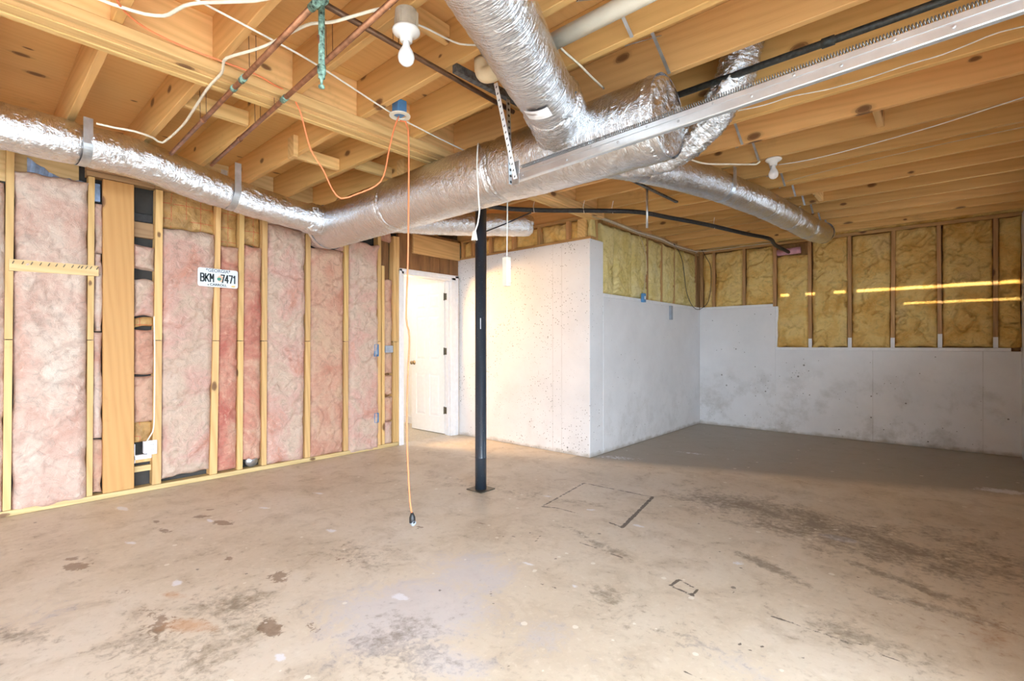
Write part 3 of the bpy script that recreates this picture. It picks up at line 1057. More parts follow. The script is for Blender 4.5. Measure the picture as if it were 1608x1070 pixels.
# metal boot in the gap at the foot of the rose batts
MB().tube([(XL - .10, yl(397), .10), (XL - .02, yl(397), .10)], .052, 18).build('duct_boot', M['galv'], wall_left, True)
# over and beside the door: panelling, header
YD0, YD1 = 3.54, 4.29
for k in range(6):
    y0 = 3.462 + k * .162
    MB().box((XL - .05, y0 + .002, 2.10), (XL - .012, min(y0 + .16, 4.428), 2.60), .003).build('wall_panel', M['panel'], wall_left)
for k in range(2):
    y0 = yl(599) + .002 + k * .075
    MB().box((XL - .085, y0, .05), (XL - .075, y0 + .073, 2.48), .003).build('wall_panel', M['panel'], wall_left)
MB().box((XL - .010, yl(647), 2.325), (XL + .028, 4.425, 2.56), .003).build('header_board', M['beam'], wall_left)
MB().box((XL - .09, 3.46, .0), (XL - .012, 3.50, 2.1)).build('stud', M['stud'], wall_left)
MB().box((XL - .09, 4.40, .0), (XL - .002, 4.428, 2.1)).build('stud', M['stud'], wall_left)
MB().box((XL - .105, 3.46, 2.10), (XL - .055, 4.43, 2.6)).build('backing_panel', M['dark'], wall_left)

# ------------------------------------------------------------------ concrete walls
sx = lambda px: at(px, 600, Y=YB).x
wall_center = MB().box((-5.02, Y1, 0), (XC, Y1 + .27, 2.335), .004).build('wall_center', concrete_mat('white_concrete_centre', .15, .85, ((0, at(882, 500, Y=Y1).x + 3.93), (0, at(868, 500, Y=Y1).x + 3.93))), None)
tag(wall_center, 'tall white painted concrete wall with small dark pits beside the door', None, None, 'structure')
wall_side = MB().box((-3.11, Y1 + .2705, 0), (XC, YB + .25, 1.735), .004).build('wall_side', concrete_mat('white_concrete_side', .3, .5), None)
tag(wall_side, 'low white concrete wall receding into the nook', None, None, 'structure')
mb = MB()
mb.box((XC + .0005, YB, 0), (X2, YB + .25, 1.735), .004)
mb.box((X2, YB, 0), (XG + .3, YB + .25, 1.13), .004)
wall_back = mb.build('wall_back', concrete_mat('white_concrete_back', .62, 1.05, ((0, sx(1514) + 1.13), (0, sx(1580) + 1.13), (0, sx(1347) + 1.13))), None)
tag(wall_back, 'white concrete back wall with grey stains and a stepped ledge', None, None, 'structure')

# framing over the centre wall
def xw(px):
    return at(px, 400, Y=Y1).x


zt = 2.335
MB().box((XL, Y1 + .02, zt), (XC, Y1 + .11, zt + .03), .002).build('sill_plate', M['plateX'], wall_center)
MB().box((XL, Y1 + .02, 2.565), (XC, Y1 + .11, 2.60), .002).build('top_plate', M['plateX'], wall_center)
cw = [xw(p) for p in (722, 738, 766, 802, 842, 887, 905)]
for i, x in enumerate(cw):
    wd = .045 if i < 6 else .10
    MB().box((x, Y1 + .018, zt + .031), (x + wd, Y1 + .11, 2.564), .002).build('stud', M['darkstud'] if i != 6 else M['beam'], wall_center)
for i in range(len(cw) - 1):
    batt(wall_center, 'y', Y1 + .045, -1, cw[i] + .047, cw[i + 1] - .002, zt + .032, 2.562, M['yellow'], 400 + i, bulge=.012, res=.012)
batt(wall_center, 'y', Y1 + .045, -1, cw[-1] + .102, XC - .002, zt + .032, 2.562, M['yellow_pale'], 410, bulge=.012, res=.012)
MB().box((XL, Y1 + .12, zt), (XC, Y1 + .16, 2.6)).build('sheathing', M['darkstud'], wall_center)

# blocking closing the joist bays over the nook walls
for k in range(len(JY) - 1):
    if 4.3 < JY[k] < 7.2:
        MB().box((XC - .09, JY[k] + .04, ZJ), (XC - .052, YB + .2 if JY[k] > 6.7 else JY[k + 1] - .002, ZJ + .235)).build('rim_board', M['joist'], ceil)
MB().box((XL - .1, Y1 + .06, ZJ), (XC - .06, Y1 + .10, ZJ + .235)).build('rim_board', M['joist'], ceil)
# framing over the side wall
ys = lambda px: at(px, 480, X=XC).y
MB().box((XC - .10, Y1 + .272, 1.735), (XC - .004, YB, 1.773), .003).build('sill_plate', M['trim'], wall_side)
MB().box((XC - .10, Y1 + .272, 2.555), (XC - .004, YB, 2.60), .003).build('top_plate', M['plateX'], wall_side)
MB().box((XC - .16, Y1 + .272, 1.735), (XC - .12, YB + .2, 2.6)).build('sheathing', M['darkstud'], wall_side)
st = [4.705] + [ys(p) for p in (966, 994, 1017, 1039.5, 1059, 1075, 1093)]
for i, y in enumerate(st):
    if i in (3, 4, 5, 7):
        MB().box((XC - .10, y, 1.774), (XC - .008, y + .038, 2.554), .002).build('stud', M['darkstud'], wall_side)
for i in range(len(st) - 1):
    g0 = .040 if i in (3, 4, 5, 7) else .004
    batt(wall_side, 'x', XC - .02, 1, st[i] + g0, st[i + 1] - .002, 1.776, 2.552, M['yellow_pale'], 430 + i, bulge=.026, lump=.032, crease=.03)

# framing over the back wall
PB = (1119, 1166.5, 1215, 1270, 1332, 1399, 1473, 1560)
bx_ = [sx(p) for p in PB]
MB().box((XC, YB + .003, 1.735), (X2 + .002, YB + .10, 1.772), .003).build('sill_plate', M['trim'], wall_back)
MB().box((X2 + .002, YB + .003, 1.13), (at(1588, 550, Y=YB).x, YB + .10, 1.168), .003).build('sill_plate', M['trim'], wall_back)
MB().box((X2 + .001, YB + .001, 1.169), (X2 + .035, YB + .09, 1.735), .003).build('step_stud', M['trim'], wall_back)
MB().box((XC, YB + .003, 2.585), (XG + .1, YB + .10, 2.625), .003).build('top_plate', M['plateX'], wall_back)
MB().box((XC - .1, YB + .12, 1.1), (XG + .3, YB + .16, 2.9)).build('sheathing', M['darkstud'], wall_back)
MB().box((XC, YB + .006, 1.773), (XC + .05, YB + .10, 2.584), .002).build('stud', M['darkstud'], wall_back)
for i, x in enumerate(bx_):
    zb = 1.169 if i >= 3 else 1.773
    if i == 2:
        MB().box((x - .01, YB - .002, 1.736), (x + .035, YB + .10, 2.584), .002).build('stud', M['darkstud'], wall_back)
        continue
    lean = random.uniform(-.012, .012)
    x0, x1 = x - .002, x + .036
    MB().hexa([(x0, YB + .10, zb + .2), (x0, YB - .003, zb + .2), (x1, YB - .003, zb + .2), (x1, YB + .10, zb + .2),
               (x0 + lean, YB + .10, 2.584), (x0 + lean, YB - .003, 2.584), (x1 + lean, YB - .003, 2.584), (x1 + lean, YB + .10, 2.584)][:0] or
              [(x0, YB + .10, zb), (x1, YB + .10, zb), (x1, YB - .003, zb), (x0, YB - .003, zb),
               (x0 + lean, YB + .10, 2.584), (x1 + lean, YB + .10, 2.584), (x1 + lean, YB - .003, 2.584), (x0 + lean, YB - .003, 2.584)]).build('stud', M['darkstud'], wall_back)
    if i >= 3:   # wall paint splashed on the foot of the stud
        MB().box((x0 - .001, YB - .0045, zb), (x1 + .001, YB - .0025, zb + .11 + .05 * random.random())).build('painted_foot', M['trim'], wall_back)
edges = [XC + .05] + bx_ + [XG]
for i in range(len(edges) - 1):
    a, b_ = edges[i] + (.037 if i else .002), edges[i + 1] - .004
    zb = 1.171 if i >= 3 else 1.775
    if i == 3:
        batt(wall_back, 'y', YB + .012, -1, a, b_, zb, 2.42, M['yellow'], 460 + i, bulge=.03, lump=.03, crease=.02)
    else:
        batt(wall_back, 'y', YB + .012, -1, a, b_, zb, 2.582, M['yellow'], 460 + i, bulge=.022, lump=.034, crease=.030)
batt(wall_back, 'y', YB + .012, -1, X2 + .037, edges[3] + .04 if False else X2 + .04, 1.2, 1.3, M['yellow'], 480, res=.05) if False else None
# rim insulation strip over the back plate
batt(wall_back, 'y', YB + .0, -1, XC + .1, XG + .1, 2.627, 2.80, M['yellow'], 490, bulge=.012, res=.03)

# garage-door wall behind the camera, with its open doorway; second doorway and window added for light
wall_right = struct('wall_right', (XG, 2, 0))
for (y0, y1_, z0, z1) in ((1.95, 5.4, 0, 2.6), (5.4, 6.1, 0, 1.5), (5.4, 6.1, 2.1, 2.6), (6.1, YB + .25, 0, 2.6), (-3.4, -2.9, 0, 2.6), (-2.9, 1.95, 2.13, 2.6), (-7.4, -3.4, 2.13, 2.6), (-7.6, -7.4, 0, 2.6)):
    MB().box((XG, y0, z0), (XG + .22, y1_, z1)).build('wall_section', concrete_mat('white_concrete_right', .2, .5) if 'cr' not in M else M['cr'], wall_right)
wall_rear = struct('wall_rear', (-2, -7.7, 0))
for (x0, x1, z0, z1) in ((-8.3, XG + .5, 0, 1.872), (-8.3, -.40, 1.872, 1.892), (-8.3, XG + .5, 1.886, 2.048), (-8.3, -1.72, 2.040, 2.092), (-1.62, -1.42, 2.04, 2.092), (-1.32, -1.10, 2.040, 2.092), (-.98, -.86, 2.04, 2.092), (-8.3, XG + .5, 2.076, 2.98)):
    MB().box((x0, -7.72, z0), (x1, -7.70, z1)).build('wall_board', M['drywall'], wall_rear)  # slits between boards shaped to throw sun streaks on the back wall
for (a_, b_) in (((-8.3, -7.7, 0), (-8.2, YB + .5, 2.98)), ((-8.3, YB + .4, 0), (XG + .5, YB + .5, 2.98)), ((-8.3, -7.9, -.16), (XG + .26, YB + .5, -.03)), ((XG + .16, YB + .2, 0), (XG + .26, YB + .45, 2.7)), ((XG + .16, -7.7, ZJ), (XG + .26, YB + .5, 2.98)), ((-8.3, -7.9, ZJ + .30), (XG + .26, YB + .5, ZJ + .37))):
    MB().box(a_, b_).build('light_seal', M['drywall'], wall_rear)  # unseen shell and ground slab added to stop sky leaking in
tag(wall_rear, None, None, None, 'structure')
drive = MB().box((XG + .22, -16, -.12), (16, 10, -.02)).build('driveway', M['driveway'], None)
tag(drive, 'pale concrete driveway outside the garage doors', None, None, 'structure')

# ------------------------------------------------------------------ hall beyond the door
hall = struct('wall_hall', (-6, 4, 0))
MB().box((-8.0, 2.3, -.02), (XL - .09, 4.66, .001)).build('carpet', M['carpet'], hall)
MB().box((-8.0, 4.56, 0), (XL - .12, 4.66, 2.5)).build('hall_side_panel', M['hallwall'], hall)
MB().box((-8.1, 2.2, 0), (-8.0, 4.66, 2.5)).build('hall_end_panel', M['hallwall'], hall)
MB().box((-8.0, 2.2, 0), (XL - .125, 2.3, 2.5)).build('hall_side_panel', M['hallwall'], hall)
MB().box((XL - .14, 2.3, 0), (XL - .126, 3.50, 2.5)).build('hall_near_panel', M['hallwall'], hall)
MB().box((XL - .14, 3.5, 2.08), (XL - .126, 4.66, 2.5)).build('hall_near_panel', M['hallwall'], hall)
MB().box((-8.0, 2.3, 2.5), (XL - .12, 4.66, 2.56)).build('hall_ceiling_panel', M['hallwall'], hall)
MB().box((-8.0, 4.545, .001), (XL - .2, 4.56, .11), .003).build('baseboard', M['trim'], hall)

# ------------------------------------------------------------------ door
door = struct('door_1', (XL, 3.9, 0), 'white six panel door standing open into the bright room')
MB().box((XL - .125, YD0 - .02, 0), (XL, YD0, 2.07), .002).build('jamb', M['trim'], door)
MB().box((XL - .125, YD1, 0), (XL, YD1 + .02, 2.07), .002).build('jamb', M['trim'], door)
MB().box((XL - .125, YD0, 2.05), (XL, YD1, 2.07), .002).build('head_jamb', M['trim'], door)
MB().box((XL - .070, YD1 - .011, 0), (XL - .035, YD1, 2.05), .002).build('door_stop', M['trim'], door)
for (y0, y1_) in ((YD0 - .072, YD0 - .006), (YD1 + .006, YD1 + .118)):
    m_ = MB().box((XL - .001, y0, 0), (XL + .012, y1_, 2.10), .003)
    m_.box((XL + .011, y0 + (.0 if y0 < 3.6 else .06), 0), (XL + .019, y1_ - (.03 if y0 < 3.6 else 0), 2.115), .003)
    m_.build('casing', M['trim'], door)
m_ = MB().box((XL - .001, YD0 - .072, 2.056), (XL + .012, YD1 + .118, 2.10), .003)
m_.box((XL + .011, YD0 - .072, 2.085), (XL + .019, YD1 + .118, 2.118), .003)
m_.build('casing', M['trim'], door)
LX0, LX1, LY = XL - .128, XL - .128 - .715, YD1 - .004
leaf = bpy.data.objects.new('door_leaf', None)
leaf.parent = door
leaf.location = Vector((LX0, LY, .01)) - wloc(door)
COL.objects.link(leaf)
leaf['label'] = 'white door leaf with six raised panels swung open'


def build_leaf():
    m_ = MB()
    m_.box((LX1, LY + .008, .012), (LX0, LY + .032, 2.045))
    xs = [LX0, LX0 - .105, LX0 - .315, LX0 - .40, LX0 - .61, LX1]
    zs = [2.045, 1.90, 1.70, 1.60, .995, .80, .23, .012]
    for (xa, xb) in ((xs[0], xs[1]), (xs[2], xs[3]), (xs[4], xs[5])):
        m_.box((xb, LY, .012), (xa, LY + .009, 2.045))
    for (xa, xb) in ((xs[1], xs[2]), (xs[3], xs[4])):
        for (za, zb) in ((zs[0], zs[1]), (zs[2], zs[3]), (zs[4], zs[5]), (zs[6], zs[7])):
            m_.box((xb, LY, zb), (xa, LY + .009, za))
    m_.build('frame', M['doorwhite'], leaf)
    for (xa, xb) in ((xs[1], xs[2]), (xs[3], xs[4])):
        for (za, zb) in ((zs[1], zs[2]), (zs[3], zs[4]), (zs[5], zs[6])):
            p = MB()
            i1, i2, yb, yf = .012, .040, LY + .0085, LY + .001
            p.add([(xb + i1, yb, zb + i1), (xa - i1, yb, zb + i1), (xa - i1, yb, za - i1), (xb + i1, yb, za - i1),
                   (xb + i2, yf, zb + i2), (xa - i2, yf, zb + i2), (xa - i2, yf, za - i2), (xb + i2, yf, za - i2)],
                  [(4, 5, 6, 7), (0, 1, 5, 4), (1, 2, 6, 5), (2, 3, 7, 6), (3, 0, 4, 7), (3, 2, 1, 0)])
            p.build('door_panel', M['doorwhite'], leaf)
    k = MB().disc_stack((LX1 + .06, LY, .95), (0, -1, 0), [(.030, .0), (.030, .005), (.012, .008), (.011, .030), (.024, .036), (.028, .048), (.022, .060), (.006, .065)], 18)
    k.build('door_knob', M['brass'], leaf, True)


build_leaf()
for z in (.28, 1.07, 1.80):
    h = MB().box((XL - .127, YD1 - .004, z), (XL - .085, YD1 - .001, z + .09), .001)
    h.tube([(XL - .131, YD1 - .008, z - .004), (XL - .131, YD1 - .008, z + .094)], .008, 10)
    h.build('hinge', M['hinge'], door)

# ------------------------------------------------------------------ steel column
pc = at(755, 769, Z=0)
post = thing('support_column', 'black round steel support column standing mid floor under the beam', 'column', (pc.x, pc.y, 0))
MB().disc_stack((pc.x, pc.y, .008), (0, 0, 1), [(.047, 0), (.047, .255), (.0485, .257), (.0485, .262), (.047, .264), (.047, 2.525)], 32).build('shaft', M['post'], post, True)
MB().box((pc.x - .085, pc.y - .085, .001), (pc.x + .085, pc.y + .085, .009), .002).build('base_plate', M['hinge'], post)
MB().box((pc.x - .075, pc.y - .075, 2.533), (pc.x + .075, pc.y + .075, 2.543), .002).build('cap_plate', M['post'], post)
lb = at(747, 508, X=pc.x + .03)
MB().box((pc.x + .032, pc.y - .039, lb.z - .045), (pc.x + .034, pc.y - .031, lb.z + .045)).build('torn_label', M['trim'], post)


# ------------------------------------------------------------------ ducts
def duct_mesh(name, pts, r, mat, parent, pinch=(), seed=0, wr=.010, cr=.0035, seg=44, step=.014, caps=False, taper=None, ribs=0.0, ends=(0, 0)):
    path = catmull(pts, step)
    P = np.array([tuple(p) for p in path])
    s = np.concatenate([[0], np.cumsum(np.linalg.norm(np.diff(P, axis=0), axis=1))])
    L = s[-1]

    def rf(A, S):
        cx, sy = np.cos(A) * 1.2, np.sin(A) * 1.2
        low = fbm(cx * 1.2, sy * 1.2, S * 2.2 + seed, seed, 2) - .5
        wrk = fbm(cx * 1.4, sy * 1.4, S * 26 + seed, seed + 11, 3) - .5
        cri = fbm(cx * 9, sy * 9, S * 55 + seed, seed + 23, 3) - .5
        R = r + low * wr * 1.6 + wrk * wr * .9 + cri * cr * 2
        if ribs:
            R = R + ribs * np.abs(np.sin(S * 2 * np.pi / .045 + 2 * low)) + (fbm(cx * 4, sy * 4, S * 18, seed + 31, 3) - .5) * ribs * 5
        for p in pinch:
            g = np.exp(-((S - p) / .022) ** 2)
            g2 = np.exp(-((S - p) / .09) ** 2)
            R = R - .014 * g - g2 * np.abs(fbm(cx * 7, sy * 7, seed, seed + 3, 2) - .5) * .022
        if taper:
            R = R * (1 + (taper - 1) * S / L)
        if ends[0]:
            R = R * (1 - .25 * ends[0] * np.exp(-(S / .03) ** 2))
        if ends[1]:
            R = R * (1 - .25 * ends[1] * np.exp(-((L - S) / .03) ** 2))
        return R
    V, F = sweep(path, r, seg, caps, rf)
    o = mk(name, V, F, mat, parent, True)
    me = o.data
    uv = me.uv_layers.new(name='UVMap')
    lv = np.zeros(len(me.loops), dtype=np.int64)
    me.loops.foreach_get('vertex_index', lv)
    i, k = lv // seg, lv % seg
    ua = k / seg
    # keep the seam quad continuous
    lt = np.zeros(len(me.polygons), dtype=np.int64)
    me.polygons.foreach_get('loop_start', lt)
    tot = np.zeros(len(me.polygons), dtype=np.int64)
    me.polygons.foreach_get('loop_total', tot)
    for ls, n_ in zip(lt, tot):
        if n_ == 4 and k[ls:ls + 4].max() == seg - 1 and k[ls:ls + 4].min() == 0:
            ua[ls:ls + 4] = np.where(k[ls:ls + 4] == 0, 1.0, ua[ls:ls + 4])
    uv.data.foreach_set('uv', np.stack([ua, s[np.clip(i, 0, len(s) - 1)]], -1).ravel())
    return path, s


def ring_at(path, s, where, r, wd, mat, parent, name, wob=.003, seed=0, a0=0, a1=2 * math.pi, seg=40, up=None):
    """flat band around the duct, optionally with its tail rising to height up"""
    P, T, Nn, B = frames(path)
    i = int(np.argmin(np.abs(s - where)))
    p, t = Vector(P[i]), Vector(T[i])
    n_ = (Vector((0, 0, 1)) - t * t.z).normalized()
    b_ = t.cross(n_)
    m_ = MB()
    angs = [a0 + (a1 - a0) * k / seg for k in range(seg + 1)]
    pr = None
    for k, a in enumerate(angs):
        rr = r + (vnoise(k * .6, seed, 0, seed) - .5) * wob * 2
        ds = (vnoise(k * .35, seed + 3., 0, seed) - .5) * wob * 3
        d = n_ * math.cos(a) + b_ * math.sin(a)
        q = [p + t * (ds - wd / 2) + d * rr, p + t * (ds + wd / 2) + d * rr, p + t * (ds + wd / 2) + d * (rr + .002), p + t * (ds - wd / 2) + d * (rr + .002)]
        if pr is not None:
            m_.hexa(pr + q)
        pr = q
        if up is not None and k in (0, seg):
            e = [Vector((v.x, v.y, up)) + d * 0 for v in q]
            m_.hexa(q + e)
    return m_.build(name, mat, parent, False)


def duct_thing(name, label, pts, r, mat, straps=(), tapes=(), cat='duct', group=None, **kw):
    c = Vector(pts[0]).lerp(Vector(pts[-1]), .5)
    t = thing(name, label, cat, (c.x, c.y, c.z - r), group)
    path, s = duct_mesh('jacket', pts, r, mat, t, pinch=list(straps) + list(tapes), **kw)
    sd = kw.get('seed', 0)
    for i, w_ in enumerate(straps):
        ring_at(path, s, w_, r * (1 + (kw.get('taper', 1) - 1) * w_ / s[-1]) - .004, .048, M['galv'], t, 'hanger_strap', .001, sd + i, math.pi * .5, math.pi * 1.5, 22, up=ZJ - .002)
    for i, w_ in enumerate(tapes):
        i0, i1 = int(np.argmin(np.abs(s - w_ + .035))), int(np.argmin(np.abs(s - w_ - .035)))
        rt = r * (1 + (kw.get('taper', 1) - 1) * w_ / s[-1])
        duct_mesh('foil_tape', [tuple(path[k]) for k in (i0, (i0 + i1) // 2, i1)], rt + .004, M['foil_flex'], t, seed=sd + 60 + i, wr=.010, cr=.007, step=.006, ends=(.45, .45))
    return t, path, s


RB = .122
# left branch along the pink wall: measured centre line
lp = [(-4.02, -1.2, 2.45), (-4.04, -.3, 2.455), (-4.05, .30, 2.452), (-4.12, .78, 2.465), (-4.18, 1.22, 2.40), (-4.21, 1.70, 2.345), (-4.22, 2.20, 2.31)]
left_duct, lpath, ls_ = duct_thing('branch_duct', 'foil wrapped branch duct running along the pink insulation wall', lp, .145, M['foil'],
                                   straps=(1.30, 1.69, 2.62), tapes=(3.36,), seed=3, wr=.012, cr=.0045, taper=.82)
duct_mesh('joint_sleeve', [(-4.215, 1.98, 2.327), (-4.22, 2.08, 2.318), (-4.225, 2.2, 2.31)], .126, M['foil_flex'], left_duct, seed=43, wr=.018, cr=.007, ribs=.005, step=.008, ends=(.5, 0))
# trunk
YT, ZT, RT = 2.31, 2.315, .200
tp = [(-4.42, YT, ZT), (-3.6, YT, ZT), (-2.6, YT, ZT + .004), (-1.8, YT, ZT), (-1.03, YT, ZT + .01)]
trunk, tpath, ts = duct_thing('trunk_duct', 'thick foil wrapped trunk duct crossing the room in front of the column', tp, RT, M['foil'],
                              tapes=(1.12, 2.3), seed=9, wr=.009, cr=.0025, seg=60, caps=False)


def endcap(c, nrm, r, parent, seed, name='end_cap', crumple=.02):
    nrm = Vector(nrm)
    t = Vector((0, 0, 1))
    e1 = nrm.cross(t).normalized()
    e2 = nrm.cross(e1)
    vs, fs = [], []
    nr, ns = 12, 48
    for i in range(nr + 1):
        q = i / nr
        for k in range(ns):
            a = 2 * math.pi * k / ns
            rr = r * (1.03 - .0 if i == nr else q * 1.02)
            d = (float(fbm(math.cos(a) * q * 5, math.sin(a) * q * 5, seed, seed, 4)) - .5) * crumple * 2 * min(1, (1 - q) * 3 + .25)
            off = d + .02 * (1 - q) - (.05 if i == nr else 0)
            vs.append(Vector(c) + nrm * off + (e1 * math.cos(a) + e2 * math.sin(a)) * max(rr, 1e-4))
    for i in range(nr):
        for k in range(ns):
            k2 = (k + 1) % ns
            fs.append((i * ns + k, i * ns + k2, (i + 1) * ns + k2, (i + 1) * ns + k))
    mk(name, vs, fs, M['foil_flex'], parent, True)


endcap((-1.03, YT, ZT + .01), (1, 0, 0), RT, trunk, 5)
endcap((-4.42, YT, ZT), (-1, 0, 0), RT, trunk, 6)
# branch rising towards the camera
bp = [(-1.57, 2.16, 2.40), (-1.49, 2.00, 2.395), (-1.37, 1.66, 2.41), (-1.205, 1.24, 2.43), (-1.02, .74, 2.45), (-.9, .34, 2.455), (-.75, -.1, 2.46)]
near_duct, npath, ns_ = duct_thing('branch_duct', 'foil branch duct at top centre, coming forward overhead and joining the trunk', bp, .139, M['foil_ribbed'], tapes=(), seed=15, wr=.008, cr=.003)
duct_mesh('joint_sleeve', [(-1.585, 2.20, 2.385), (-1.55, 2.12, 2.392), (-1.49, 2.00, 2.395), (-1.45, 1.89, 2.40)], .143, M['foil_flex'], near_duct, seed=41, wr=.02, cr=.008, ribs=.006, step=.008, ends=(0, .5))


def patch(path, s, where, r, ln, a0, a1, mat, parent, name):
    P, T, Nn, B = frames(path)
    vs, fs, na, nl = [], [], 8, 6
    for i in range(nl + 1):
        j = int(np.argmin(np.abs(s - (where + ln * (i / nl - .5)))))
        p, t = Vector(P[j]), Vector(T[j])
        n_ = (Vector((0, 0, 1)) - t * t.z).normalized()
        b_ = t.cross(n_)
        for k in range(na + 1):
            a = a0 + (a1 - a0) * k / na
            vs.append(p + (n_ * math.cos(a) + b_ * math.sin(a)) * r)
    for i in range(nl):
        for k in range(na):
            q = i * (na + 1) + k
            fs.append((q, q + 1, q + na + 2, q + na + 1))
    mk(name, vs, fs, mat, parent, True)


patch(npath, ns_, .42, .146, .075, math.pi * .86, math.pi * 1.12, M['trim'], near_duct, 'tape_patch')
# branch to the back wall
rp = [(-1.86, 2.52, 2.40), (-1.76, 2.80, 2.44), (-1.63, 3.15, 2.47), (-1.42, 3.79, 2.47), (-1.27, 4.63, 2.47), (-1.18, 5.5, 2.47), (-1.12, 6.25, 2.47), (-1.08, 6.62, 2.49)]
back_duct, rpath, rs_ = duct_thing('branch_duct', 'long foil branch duct running under the joists to the back wall', rp, .120, M['foil'],
                                   straps=(.72, 1.62), tapes=(2.45, 3.05, 3.62), seed=21, wr=.008, cr=.0035)
endcap((-1.075, 6.62, 2.49), (.1, .99, .05), .118, back_duct, 8)
# short branch behind the column
sp_ = [(-4.28, 2.50, 2.42), (-4.22, 2.85, 2.455), (-4.0, 3.20, 2.46), (-3.68, 3.58, 2.462), (-3.36, 3.92, 2.465), (-3.28, 4.0, 2.47)]
short_duct, spath, ss_ = duct_thing('branch_duct', 'short foil branch duct behind the column, above the white door', sp_, .118, M['foil_flex'], tapes=(), seed=27, wr=.012, cr=.006, ends=(0, 1))
endcap((-3.28, 4.0, 2.47), (.66, .75, 0), .088, short_duct, 11)
# shiny flex duct going up between joists
fp = [(-1.62, 2.62, 2.40), (-1.46, 2.74, 2.335), (-1.22, 2.78, 2.33), (-1.00, 2.74, 2.42), (-.86, 2.70, 2.56), (-.80, 2.69, 2.70), (-.78, 2.69, 2.83)]
flex = thing('flex_duct', 'crinkled shiny flexible duct curving up between joists behind the trunk end', 'duct', (-1.2, 2.75, 2.24))
duct_mesh('jacket', fp, .09, M['foil_flex'], flex, seed=33, wr=.016, cr=.008, ribs=.006, step=.008)

# ------------------------------------------------------------------ garage door track
ta, tb = Vector((-1.775, 2.00, 2.120)), Vector((XG, 2.005, 2.195))
track = thing('garage_door_track', 'long galvanised garage door track with hanger, crossing in front of the trunk duct', 'track', (ta.x, ta.y, ta.z))


def prof_bar(a, b, prof, thick_closed=True):
    """extrude a closed profile [(y, z)] from a to b"""
    vs, fs = [], []
    n_ = len(prof)
    for p in (a, b):
        for (y, z) in prof:
            vs.append((p.x, p.y + y, p.z + z))
    for k in range(n_):
        k2 = (k + 1) % n_
        fs.append((k, k2, n_ + k2, n_ + k))
    fs.append(tuple(range(n_))[::-1])
    fs.append(tuple(n_ + k for k in range(n_)))
    return vs, fs


# rolled C profile, open side facing away from the camera, with lips
C = [(.0, -.035), (.0, .012), (.004, .016), (.022, .020), (.024, .030), (.027, .030), (.025, .017), (.006, .013), (.003, .010), (.003, -.033), (.006, -.037), (.030, -.037), (.034, -.030), (.037, -.031), (.032, -.040), (.004, -.040)]
C = [(y * .75, z * .80) for y, z in C]
vs, fs = prof_bar(ta, tb, C)
mk('rail', vs, fs, M['track'], track)
m_ = MB()
A0 = [(-.003, .004), (-.003, .024), (-.0005, .024), (-.0005, .004)]
vs, fs = prof_bar(ta + Vector((.0, -.001, 0)), tb + Vector((0, -.001, 0)), A0)
m_.add(vs, fs)
m_.build('stiffening_angle', M['track'], track)
mb = MB()
for k in range(16):
    q = ta.lerp(tb, .03 + k / 16.5)
    mb.disc_stack((q.x, q.y - .003, q.z + (.014 if k % 2 else -.010)), (0, -1, 0), [(.006, 0), (.006, .001), (.003, .002)], 8)
mb.build('rivet', M['galv'], track).__setitem__('kind', 'stuff')
# extension spring lying along the top edge
hel = []
nturn, L = 240, (tb - ta).length * .93
for k in range(nturn * 8 + 1):
    a = 2 * math.pi * k / 8
    q = ta + (tb - ta).normalized() * (.06 + L * k / (nturn * 8))
    hel.append((q.x, q.y - .004 + .008 * math.cos(a), q.z + .034 + .008 * math.sin(a)))
vs, fs = sweep(hel, .0021, 4)
mk('extension_spring', vs, fs, M['spring'], track, True)
# perforated hanger angles and bolts
def perforated(a, b, face, wd, mat, parent, name, hole_mat, n_holes, side):
    """strap from a to b, wd wide along `face`; holes as dark inset discs"""
    a, b, face, side = Vector(a), Vector(b), Vector(face), Vector(side)
    t = (b - a).normalized()
    th = side * .003
    MB().hexa([a, a + face * wd, a + face * wd + th, a + th, b, b + face * wd, b + face * wd + th, b + th]).build(name, mat, parent)
    mb = MB()
    for k in range(n_holes):
        q = a.lerp(b, (k + .6) / n_holes) + face * wd * .5
        mb.disc_stack(q + th * .0, -side, [(wd * .26, 0), (wd * .26, .0008)], 10)
    o = mb.build('punched_hole', hole_mat, parent)
    o['kind'] = 'stuff'


ha = at(775, 143, Y=1.90)
perforated((-1.80, 1.875, 2.585), (-1.765, 1.992, 2.10), (.96, 0, .02), .026, M['trim'], track, 'hanger_angle', M['slot'], 15, (.25, .97, 0))
perforated((-1.815, 2.02, 2.585), (-1.79, 2.015, 2.08), (.0, -1, 0), .030, M['galv'], track, 'hanger_angle', M['slot'], 15, (-1, 0, 0))
m_ = MB()
aa, bb = at(714, 108, Z=2.575), at(806, 156, Z=2.575)
m_.hexa([(aa.x - .016, aa.y, 2.558), (aa.x + .016, aa.y, 2.558), (bb.x + .016, bb.y + .1, 2.558), (bb.x - .016, bb.y + .1, 2.558),
         (aa.x - .016, aa.y, 2.598), (aa.x + .016, aa.y, 2.598), (bb.x + .016, bb.y + .1, 2.598), (bb.x - .016, bb.y + .1, 2.598)])
m_.build('cross_angle', M['angle'], track)
m_ = MB().box((ta.x - .004, ta.y - .006, ta.z - .05), (ta.x + .05, ta.y - .003, ta.z + .075), .001)
m_.build('end_bracket', M['galv'], track)

# ------------------------------------------------------------------ pipes
def zpt(px, py, z):
    return at(px, py, Z=z)


